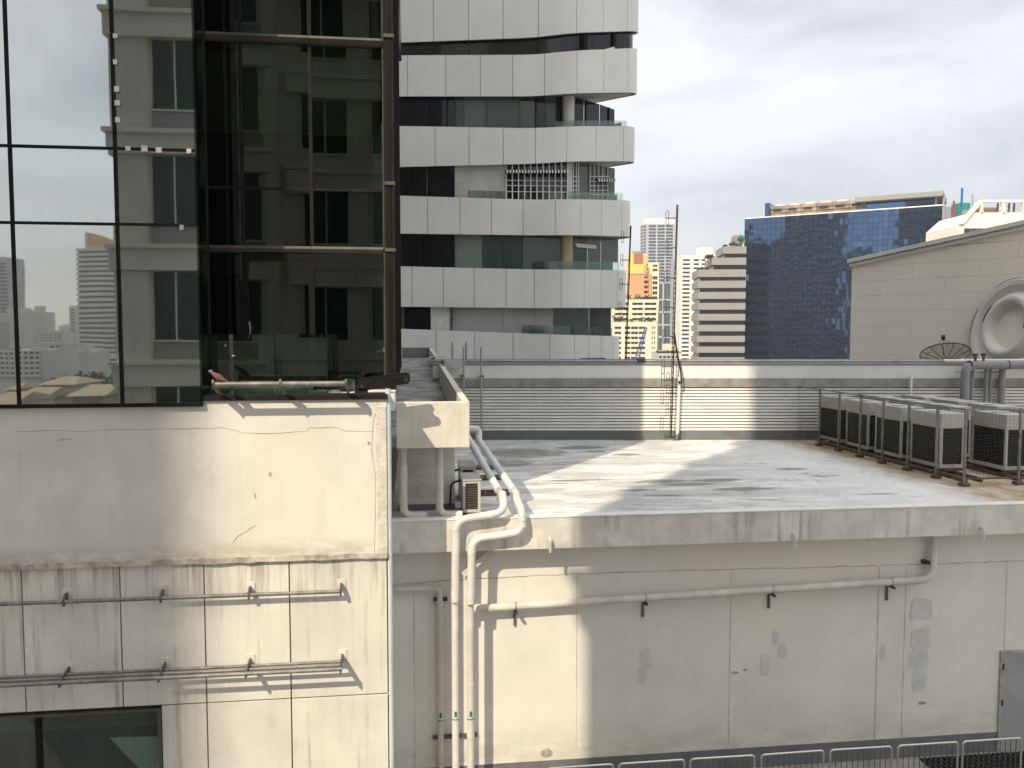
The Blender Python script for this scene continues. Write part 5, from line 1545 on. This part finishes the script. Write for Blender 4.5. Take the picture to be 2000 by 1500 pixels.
MB().box(ex(1660), ex(1836), 1.5, 22, ez(1836,381), ez(1836,370)).build('canopy', M['canopy_far'], t, bevel=.2)
for px in (1672, 1817, 1834): MB().box(ex(px)-.3, ex(px)+.3, 4, 4.6, zT, ez(1836,380)).build('canopy_post', M['panel_grey_far'], t)
# grey side of the block
Ms = Matrix.Translation((w, 0, 0)) @ Matrix.Rotation(R(72), 4, 'Z')
for k in range(13):
    MB(Ms).box(.02, 30, -.25, .0, zT-3.7*(k+1)+.06, zT-3.7*k).build('side_panel', M['panel_grey_far'], t)
oo = MB().box(ex(1453.5), ex(1460), -.9, -.3, ez(1456,548), ez(1456,537)).build('open_pane', M['canopy_far'], t)

# F: cream wall with the ring relief
FS = .6
dL = 70.0*FS
pL = on_d(1662, 600, dL)
an = R(-49.0)
dirx = Vector((_rt.x*math.cos(an) - _f0.x*0, 0, 0))
dv = _rt*math.cos(an) + _f0*math.sin(an)
pR = pL + dv*26*FS
o_, a_, w = frame(pL, pR)
t = thing('cream_hall', 'plain cream panelled hall with sloping moulded roof edge and ring relief', 'building', o_, a_, local=True)
def fs(px):
    d_ = ray(px, 600); n_ = Vector((-dv.y, dv.x, 0)); k_ = (pL-CAM).dot(n_)/d_.dot(n_); q = CAM + d_*k_
    return (q-pL).dot(dv), math.hypot(0, 0) + (q-CAM).dot(_f0)
s2, dR_ = fs(1990)
zl, zr2 = zat(521, dL), on_d(1000, 449, dR_).z
sl = (zr2 - zl) / s2
rr_ = 1.22*FS
z = zat(700, dL) - 2
MB().prism([(0, .12, .02), (w, .12, .02), (w, .12, zl+sl*w-.1), (0, .12, zl-.1)], (0, 9, 0)).build('body', M['cream_wall'], t)
row = 0
while z < zl + sl*w:
    x = -((row % 2) * 1.5) 
    while x < w:
        a, b = max(x, 0)+.003, min(x+3.0, w)-.003
        zt0, zt1 = min(z+rr_-.006, zl+sl*a), min(z+rr_-.006, zl+sl*b)
        if zt1 > z+.05 and b > a:
            zt0 = max(zt0, z+.004)
            MB().prism([(a, 0, z), (b, 0, z), (b, 0, zt1), (a, 0, zt0)], (0, .11, 0)).build('wall_panel', M['cream_wall'], t)
        x += 3.0
    z += rr_; row += 1
for dz0, dz1, pr in ((-.012,.12,.13),(.12,.18,.06),(.18,.37,.23)):
    MB().prism([(-pr*.6, -pr, zl+dz0), (w, -pr, zl+sl*w+dz0), (w, -pr, zl+sl*w+dz1), (-pr*.6, -pr, zl+dz1)], (0, pr+1, 0)).build('cornice', M['relief'], t)
# ring relief on the wall
rc, dcn = fs(1996)
zc0 = on_d(1000, 640, dcn).z
nrm = Vector((dv.y, -dv.x, 0))
rel = thing('ring_relief', 'large pale ring shaped sculpted sign with raised inner ring on the cream hall', 'sign', Vector((pL.x, pL.y, zc0)) + dv*rc + nrm*1.0, a_ - R(30), local=True)
rel.rotation_euler = (R(-12), 0, a_ - R(30))
MB().box(-.5, .5, .0, 1.5, -.5, .5).build('mounting', M['relief'], rel)
prof = [(3.5,-.05),(3.5,.42),(3.38,.5),(3.05,.46),(2.85,.2),(2.6,.12),(2.42,.3),(2.25,.6),(2.12,.7),(1.86,.7),(1.72,.6),(1.6,.3),(1.5,-.05)]
def lathe(prof, a0=0, a1=2*math.pi, n=64):
    v, f = [], []; m_ = n+1
    for k in range(m_):
        an_ = a0+(a1-a0)*k/n
        for r_, p_ in prof: v.append((math.cos(an_)*r_*FS, -p_*FS, math.sin(an_)*r_*FS))
    q = len(prof)
    for k in range(n):
        for j in range(q-1): f.append((k*q+j, (k+1)*q+j, (k+1)*q+j+1, k*q+j+1))
    return MB().add(v, f)
lathe(prof).build('ring', M['relief'], rel, smooth=True)
lathe([(1.55,.02),(1.5,.04),(0.02,.04)]).build('dish', M['cream_wall'], rel, smooth=True)
for a0, a1, r0, r1, pp in ((R(158),R(190),3.53,3.53,(.1,.44)),(R(85),R(125),3.53,3.53,(.1,.44)),(R(140),R(172),2.27,2.27,(.35,.68)),(R(-5),R(25),1.58,1.58,(.3,.6))):
    lathe([(r0, pp[0]), (r1, pp[1])], a0, a1, 12).build('dark_strip', M['frame_black'], rel)
lathe([(2.27,.35),(2.25,.62)], R(175), R(192), 6).build('pale_strip', M['trim_pale'], rel)

# G: cream tower with open roof frame
d = 180
t, w = pxframe(1868, d, 2100, d, 440, 'cream_tower', 'bright cream building with open white roof frame behind the cream hall')
X = lambda px: (px-1868)/232*w
zz = lambda py: zat(py, d)
MB().prism([(X(1872), 0, .02), (X(2100), 0, .02), (X(2100), 0, zz(415)), (X(1899), 0, zz(415)), (X(1872), 0, zz(440))], (0, 14, 0)).build('wall', M['white_steel'], t)
MB().prism([(X(1872), -.5, zz(438)), (X(1880), -.5, zz(438)), (X(1918), -.5, zz(392)), (X(1910), -.5, zz(392))], (0, 1, 0)).build('raking_beam', M['white_steel'], t)
MB().box(X(1912), X(2100), -.5, .5, zz(395), zz(391)).build('top_beam', M['white_steel'], t)
for px, lean in ((1914,2),(1957,3),(1997,3),(2040,3)):
    MB().prism([(X(px), -.4, zz(415)), (X(px+4), -.4, zz(415)), (X(px+4-lean), -.4, zz(395)), (X(px-lean), -.4, zz(395))], (0, .8, 0)).build('post', M['white_steel'], t)
for px in (1953, 1975, 1985): MB().box(X(px), X(px+2), 1, 1.5, zz(415), zz(395)).build('inner_post', M['city_dark'], t)
MB().box(X(1915), X(1957), 2, 8, zz(415), zz(402)).build('roof_plant', M['roof_plant_far'], t)
MB().tube([(X(1980), 5, zz(415)), (X(1980), 5, zz(405)), (X(1980), 5, zz(399))], [1.9, 1.9, .9], 14).build('roof_tank', M['panel_grey_far'], t)
for k in range(7): MB().box(X(1883+13*k)+.04, X(1896+13*k)-.04, -.08, .0, zz(462), zz(446)).build('window', M['window_blue'], t)
d = 235
t, w = pxframe(1866, d, 1898, d, 410, 'roof_structure', 'teal roof structure with blue and red poles left of the cream tower')
X = lambda px: (px-1866)/32*w
MB().box(X(1872), X(1895), 0, 4, zat(425,d), zat(396,d)).build('teal_box', M['teal'], t)
MB().box(X(1866), X(1898), -1, 6, .02, zat(424,d)).build('block', M['panel_grey_far'], t)
MB().box(X(1872), X(1875), -1.4, -.9, zat(426,d), zat(369,d)).build('blue_pole', M['blue_paint'], t)
MB().box(X(1859), X(1861.5), -.9, -.4, zat(470,d), zat(393,d)).build('red_pole', M['red_paint'], t)
MB().box(X(1895.5), X(1898), -.9, -.4, zat(430,d), zat(380,d)).build('grey_pole', M['panel_grey_far'], t)
# low roofs seen under the grey tower
d = 330
t, w = pxframe(1285, d, 1328, d, 690, 'low_block', 'low pale roof with plants between the cream flats and the white tower')
MB().box(0, w, .3, 14, .02, zat(690, d)).build('wall', M['city_white'], t)
MB().box(w*.38, w*.85, 3, 9, zat(690,d), zat(672,d)).build('roof_room', M['cream_far'], t)
for k in range(5): MB().box(w*(.05+.19*k), w*(.05+.19*k+.13), .2, .29, zat(699,d), zat(695,d)).build('window', M['window_far'], t)
for k in range(9): bush(t, (w*(.03+.11*k), 1.4, zat(690,d)), random.uniform(.8,1.6), 40)
# blue crane boom in front of the flats
d = 150
cr = thing('crane_boom', 'thin blue lattice crane boom slanting in front of the cream flats', 'crane', on_d(1236, 705, d))
pa_, pb_ = on_d(1236, 712, d), on_d(1260, 640, d)
off = Vector((.9, 0, 0))
m = MB()
m.tube([pa_, pb_], .10, 5); m.tube([pa_+off, pb_+off*.4], .10, 5)
for k in range(12):
    u, v_ = pa_.lerp(pb_, k/12), (pa_+off).lerp(pb_+off*.4, (k+1)/12); m.tube([u, v_], .06, 4)
    m.tube([v_, pa_.lerp(pb_, (k+1)/12)], .06, 4)
m.build('boom', M['crane_blue'], cr)
MB().box(pa_.x-1.5, pa_.x+1.5, pa_.y-1.5, pa_.y+1.5, .02, pa_.z+.3).build('tower', M['crane_blue'], cr)

# ================================================================== behind the camera: what the glass reflects and what casts the shade
hx0, hx1, hxb, hy, hyb = HOTEL_X, 3.2, -5.4, -3.0, -6.5
H = thing('beige_hotel', 'beige hotel with projecting ledges and dark windows, seen reflected in the tower glass', 'building', (hx0, hy, 0))
MB().box(hx0, hxb, hy-16, hy, .02, CZ+62).build('wall', M['hotel_wall'], H)
MB().box(hxb+.01, hx1, hyb-12, hyb, .02, CZ+36).build('wing_wall', M['hotel_wall'], H)
fp_ = 3.95
for k in range(-3, 5):
    zt_ = CZ + 2.95 + fp_*k
    MB().box(hx0-.25, hxb+.25, hy-.1, hy+.25, zt_-.9, zt_-.15).build('ledge', M['hotel_ledge'], H)
    MB().box(hx0-.35, hxb+.35, hy-.1, hy+.38, zt_-.15, zt_).build('ledge_lip', M['hotel_ledge'], H)
    MB().box(hx0-.25, hx0+.01, hy-12, hy-.1, zt_-.9, zt_-.15).build('side_ledge', M['hotel_ledge'], H)
    MB().box(hxb+.3, hx1, hyb-.1, hyb+.3, zt_-.9, zt_-.1).build('ledge', M['hotel_ledge'], H)
    MB().box(hxb+.3, hx1, hyb-.1, hyb+.42, zt_-.1, zt_+.08).build('ledge_lip', M['hotel_ledge'], H)
    za, zb4 = zt_-.9-2.35, zt_-.95
    x = hx0 + 1.15
    for wdt in (1.45, 1.45):
        o = MB().box(x, x+wdt, hy-.05, hy+.04, za, zb4).build('window', M['hotel_window'], H)
        MB().box(x+wdt/2-.025, x+wdt/2+.025, hy+.04, hy+.07, za, zb4).build('window_bar', M['hotel_ledge'], o)
        MB().box(x-.04, x+wdt+.04, hy+.0, hy+.08, za-.06, za).build('window_sill', M['hotel_ledge'], o)
        x += wdt + .05
    MB().box(hx0+1.1, hxb-.1, hy-.02, hy+.03, zt_-.9-fp_+.95, za-.07).build('spandrel', M['hotel_spandrel'], H)
    MB().box(hx0-.05, hx0+.02, hy-5.2, hy-3.6, za, zb4).build('side_shutter', M['hotel_louvre'], H)
    MB().box(hx0-.05, hx0+.02, hy-2.6, hy-1.2, za, zb4).build('side_shutter', M['hotel_louvre'], H)
    x = hxb + .9
    while x < 6:
        o = MB().box(x, x+1.9, hyb-.05, hyb+.05, za+.1, zb4).build('window', M['hotel_window'], H)
        for q in (x-.03, x+.92, x+1.87): MB().box(q, q+.06, hyb+.05, hyb+.09, za+.1, zb4).build('window_bar', M['hotel_ledge'], o)
        MB().box(x-.04, x+1.94, hyb+.05, hyb+.09, za+.03, za+.1).build('window_sill', M['hotel_ledge'], o)
        x += 2.9
    # balcony with white bars at the right of the wing
    bx0 = .4
    MB().box(bx0, bx0+2.6, hyb+.42, hyb+1.5, zt_-.55, zt_-.1).build('balcony', M['hotel_ledge'], H)
    g_ = MB(); g_.box(bx0+.02, bx0+2.58, hyb+1.42, hyb+1.46, zt_+.85, zt_+.9)
    for q in range(19): g_.box(bx0+.03+q*.14, bx0+.05+q*.14, hyb+1.43, hyb+1.45, zt_-.1, zt_+.85)
    for q in range(7): g_.box(bx0+.02, bx0+.04, hyb+.5+q*.14, hyb+.52+q*.14, zt_-.1, zt_+.85)
    g_.box(bx0+.02, bx0+.05, hyb+.45, hyb+1.42, zt_+.85, zt_+.9)
    g_.build('balcony_railing', M['white_band'], H)
for k in range(5, 15):
    zt_ = CZ + 2.95 + fp_*k
    MB().box(hx0-.25, hxb+.25, hy-.1, hy+.25, zt_-.9, zt_).build('ledge', M['hotel_ledge'], H)
    if k < 8: MB().box(hxb+.3, hx1, hyb-.1, hyb+.3, zt_-.9, zt_).build('ledge', M['hotel_ledge'], H)
MB().box(hx0-.12, hx0+1.0, hy-.9, hy+.14, .02, CZ+24).build('corner_pier', M['hotel_wall'], H)

# tower that throws the left shade
tx_, ty_ = CASTER
T2 = thing('grey_tower_block', 'tall grey slab tower behind the camera that shades the plaster wall', 'building', (tx_-20, ty_+11, 0))
MB().box(tx_-45, tx_, ty_, ty_+22, .02, CZ+132).build('body', M['city_grey'], T2)
for k in range(41):
    zt_ = 3.8*k + 3
    MB().box(tx_-44.5, tx_-.5, ty_+22, ty_+22.15, zt_, zt_+1.7).build('window_strip', M['city_dark'], T2)

# city in the mirror
def rframe(pxl, pxr, dep, py, name, label, cat='building', group=None):
    return pxframe(pxl, dep, pxr, dep, py, name, label, cat, group, True)
d = 470
t, w = rframe(156, 236, d, 600, 'curved_roof_tower', 'white banded tower with golden curved roof, reflected in the mirrored panes')
zz = lambda py: zat(py, d)
MB().box(.6, w-.6, 1, 22, .02, zz(487)).build('body', M['city_dark'], t)
k = 0
py = 487
while py < 690:
    MB().box(0, w, 0, 23, zz(py+5.6), zz(py)).build('band', M['city_white'], t); py += 9.7
MB().box(-1.2, w, -1, 24, zz(702), zz(690)).build('band', M['city_white'], t)
MB().box(-1.5, w, -1.5, 24, .02, zz(712)).build('podium', M['city_white'], t)
for k in range(3): MB().box(2, w-2, -1.7, -1.45, zz(724+12*k), zz(719+12*k)).build('window_strip', M['city_dark'], t)
MB().box(w*.05, w*.82, 2, 20, zz(487), zz(481)).build('crown', M['city_white'], t)
arc_ = [(w*.08+w*.72*q/12, zz(481) + (zz(456)-zz(481))*math.sin(R(15+75*q/12))) for q in range(13)]
MB().prism([(arc_[0][0], 3, zz(481))] + [(a, 3, b) for a, b in arc_] + [(arc_[-1][0], 3, zz(481))], (0, 14, 0)).build('curved_roof', M['gold_roof'], t)
MB().box(w*.78, w*.84, 2.5, 18, zz(481), zz(454)).build('gable_wall', M['city_white'], t)
d = 600
t, w = rframe(36, 84, d, 650, 'pediment_building', 'white and blue glass building with arched top, reflected in the mirrored panes')
MB().box(0, w, 0, 20, .02, zat(608,d)).build('body', M['city_white'], t)
for a, b in ((.05,.13),(.18,.50),(.57,.93)): MB().box(w*a, w*b, -.3, 0, zat(680,d), zat(617,d)).build('window_strip', M['city_blue'], t)
MB().prism([(w*(.2+.6*q/10), 0, zat(608,d)+(zat(600,d)-zat(608,d))*math.sin(math.pi*q/10)) for q in range(11)], (0, 10, 0)).build('arched_top', M['city_white'], t)
MB().box(w*.0, w*.2, 0, 8, zat(608,d), zat(597,d)).build('roof_room', M['city_white'], t)
for q in range(5): MB().box(w*(.3+.1*q), w*(.36+.1*q), -.25, 0, zat(613,d), zat(610,d)).build('window', M['city_dark'], t)
d = 640
t, w = rframe(-30, 18, d, 580, 'grey_high_rise', 'dark grey high rise at the left edge of the mirrored panes')
MB().box(0, w, 0, 24, .02, zat(506,d)).build('body', M['panel_grey_far'], t)
for q in range(22): MB().box(.5, w-.5, -.2, 0, zat(515+7*q+3,d), zat(515+7*q,d)).build('window_strip', M['city_dark'], t)
MB().box(w*.2, w*.6, 4, 14, zat(506,d), zat(502,d)).build('roof_room', M['panel_grey_far'], t)
d = 760
t, w = rframe(141, 154, d, 640, 'slim_tower', 'slim pale apartment tower beside the reflected curved roof tower')
MB().box(0, w, 0, 14, .02, zat(597,d)).build('body', M['city_white'], t)
for q in range(12): MB().box(.8, w-.8, -.2, 0, zat(603+6*q+3,d), zat(603+6*q,d)).build('window_strip', M['city_dark'], t)
def flats(pxl, pxr, d, pt_, rows_, cols_, label, pitch=10):
    t, w = rframe(pxl, pxr, d, 700, 'low_apartments', label, group='low apartments in the mirror')
    MB().box(0, w, .3, 12, .02, zat(pt_, d)).build('wall', M['city_white'], t)
    xi = [(w*(c+.18)/cols_, w*(c+.82)/cols_) for c in range(cols_)]
    zi = [(zat(pt_+pitch*(r_+1)-2, d), zat(pt_+pitch*(r_+1)-pitch*.65, d)) for r_ in range(rows_)][::-1]
    grid_face(t, w, zat(pt_+pitch*rows_+4, d), zat(pt_, d), xi, zi, 'city_white', 'city_dark', .5, None, False)
    MB().box(w*.3, w*.7, 3, 8, zat(pt_,d), zat(pt_-5,d)).build('roof_room', M['city_grey'], t)
flats(-10, 32, 260, 683, 5, 4, 'white low apartments at the left of the mirrored panes')
flats(38, 86, 250, 684, 5, 4, 'white low apartments below the reflected arched building')
flats(104, 126, 300, 672, 5, 2, 'narrow white apartments among trees in the mirrored panes')
flats(84, 128, 420, 650, 3, 5, 'pale low block beyond the trees in the mirrored panes', 6)
# near houses
def house(pxl, pxr, d, pe, pr_, label, hip=True, mat='city_grey'):
    t, w = rframe(pxl, pxr, d, 760, 'old_house', label, 'house', 'old houses in the mirror')
    z0, z1 = zat(pe, d), zat(pr_, d)
    MB().box(0, w, 0, 7, .02, z0).build('wall', M[mat], t)
    i = w*.25 if hip else 0
    v = [(-.4,-.4,z0),(w+.4,-.4,z0),(w+.4,7.4,z0),(-.4,7.4,z0),(i,3.5,z1),(w-i,3.5,z1)]
    MB().add(v, [(0,1,5,4),(2,3,4,5),(1,2,5),(3,0,4),(3,2,1,0)]).build('roof', M['tile_roof'], t)
    for k in range(3): MB().box(w*(.15+.28*k), w*(.15+.28*k)+w*.14, -.1, 0, z0-2.4, z0-.8).build('window', M['city_dark'], t)
house(88, 150, 105, 753, 740, 'old house with pale hipped roof at the bottom of the mirrored panes')
house(14, 34, 120, 762, 752, 'small old house with pointed roof at the left of the mirrored panes')
house(36, 92, 85, 778, 762, 'long low grey house at the bottom left of the mirrored panes', False)
house(146, 205, 80, 775, 758, 'grey gabled house at the bottom right of the mirrored panes', False)
house(-30, 24, 70, 790, 772, 'nearest pale house at the bottom left corner of the mirrored panes', False, 'city_white')
# scattered far low-rise
rc_ = random.Random(21)
for k in range(60):
    d = rc_.uniform(350, 1600); px = rc_.uniform(-60, 230); hgt = rc_.uniform(7, 22) * (1 + (rc_.random() > .9))
    p = rv(on_d(px, 640, d)); w_, l_ = rc_.uniform(9, 26), rc_.uniform(9, 18)
    m = MB().box(p.x-w_/2, p.x+w_/2, p.y-l_/2, p.y+l_/2, .02, hgt)
    m.box(p.x-w_*.2, p.x+w_*.1, p.y-l_*.2, p.y+l_*.2, hgt, hgt+2.5)
    tag(m.build('low_rise_block', M['city_grey'] if k % 3 else M['city_white']), 'small distant low-rise block on the hazy skyline of the mirrored panes', 'building', 'distant low-rise blocks in the mirror')
# trees between the houses, one dark mass in the mirror
tm = MB()
for k in range(95):
    d = rc_.uniform(95, 330); px = rc_.uniform(60, 235) if k % 3 else rc_.uniform(-20, 235)
    p = rv(on_d(px, 700, d)); hgt = rc_.uniform(9, 16); cr_ = rc_.uniform(2.5, 5)
    for j in range(110):
        q = Vector((rc_.gauss(0,1), rc_.gauss(0,1), rc_.gauss(0,1))).normalized()*cr_*rc_.random()**.33
        c = Vector((p.x+q.x, p.y+q.y, hgt-cr_*.6+q.z*.8)); n_ = Vector((rc_.uniform(-1,1), rc_.uniform(-1,1), rc_.uniform(-1,1))).normalized()
        u = n_.orthogonal().normalized()*rc_.uniform(.4,.9); v_ = n_.cross(u)
        tm.sheet([c-u, c-v_, c+u, c+v_])
    tm.tube([(p.x, p.y, .02), (p.x, p.y, hgt)], [.3, .15], 5)
o = tm.build('tree_mass', M['foliage']); o['kind'] = 'stuff'; o['label'] = 'dark mass of trees between the houses in the mirrored panes'; o['category'] = 'trees'
# blocks around the site that the blue facade reflects
rb = random.Random(9)
for k, (x, y, w_, l_, h_) in enumerate(((-60,82,24,22,112),(-88,112,24,18,84),(-36,62,22,14,76),(-120,60,30,30,96),(-150,130,40,30,70),(-105,170,28,22,48))):
    tt = thing('slab_block', ['tallest grey slab block','broad grey slab block','low grey slab block nearest the dark tower','square grey slab block','widest grey slab block','smallest grey slab block'][k] + ' outside the view, mirrored in the blue facade', 'building', (x, y, 0), 0, 'slab blocks mirrored in the blue facade')
    MB().box(x-w_/2, x+w_/2, y-l_/2, y+l_/2, .02, h_).build('body', M['city_white'], tt)
    z = 3
    while z < h_-3:
        MB().box(x-w_/2+1, x+w_/2-1, y+l_/2, y+l_/2+.2, z, z+1.6).build('window_strip', M['city_dark'], tt)
        MB().box(x+w_/2, x+w_/2+.2, y-l_/2+1, y+l_/2-1, z, z+1.6).build('window_strip', M['city_dark'], tt); z += 3.6
# ================================================================== haze
hz = bpy.data.materials.new('haze'); hz.use_nodes = True
hn, hl = hz.node_tree.nodes, hz.node_tree.links
hn.clear()
ho = hn.new('ShaderNodeOutputMaterial'); hv = hn.new('ShaderNodeVolumePrincipled')
hv.inputs['Color'].default_value = (.97,.97,.98,1)
hv.inputs['Density'].default_value = HAZE
hv.inputs['Anisotropy'].default_value = 0.2
hl.new(hv.outputs['Volume'], ho.inputs['Volume'])
if HAZE > 0:
    hb = MB().box(-1700, 1700, -1800, 1400, -1.0, 170).build('haze', hz, origin=(0,0,0)); hb['kind'] = 'stuff'
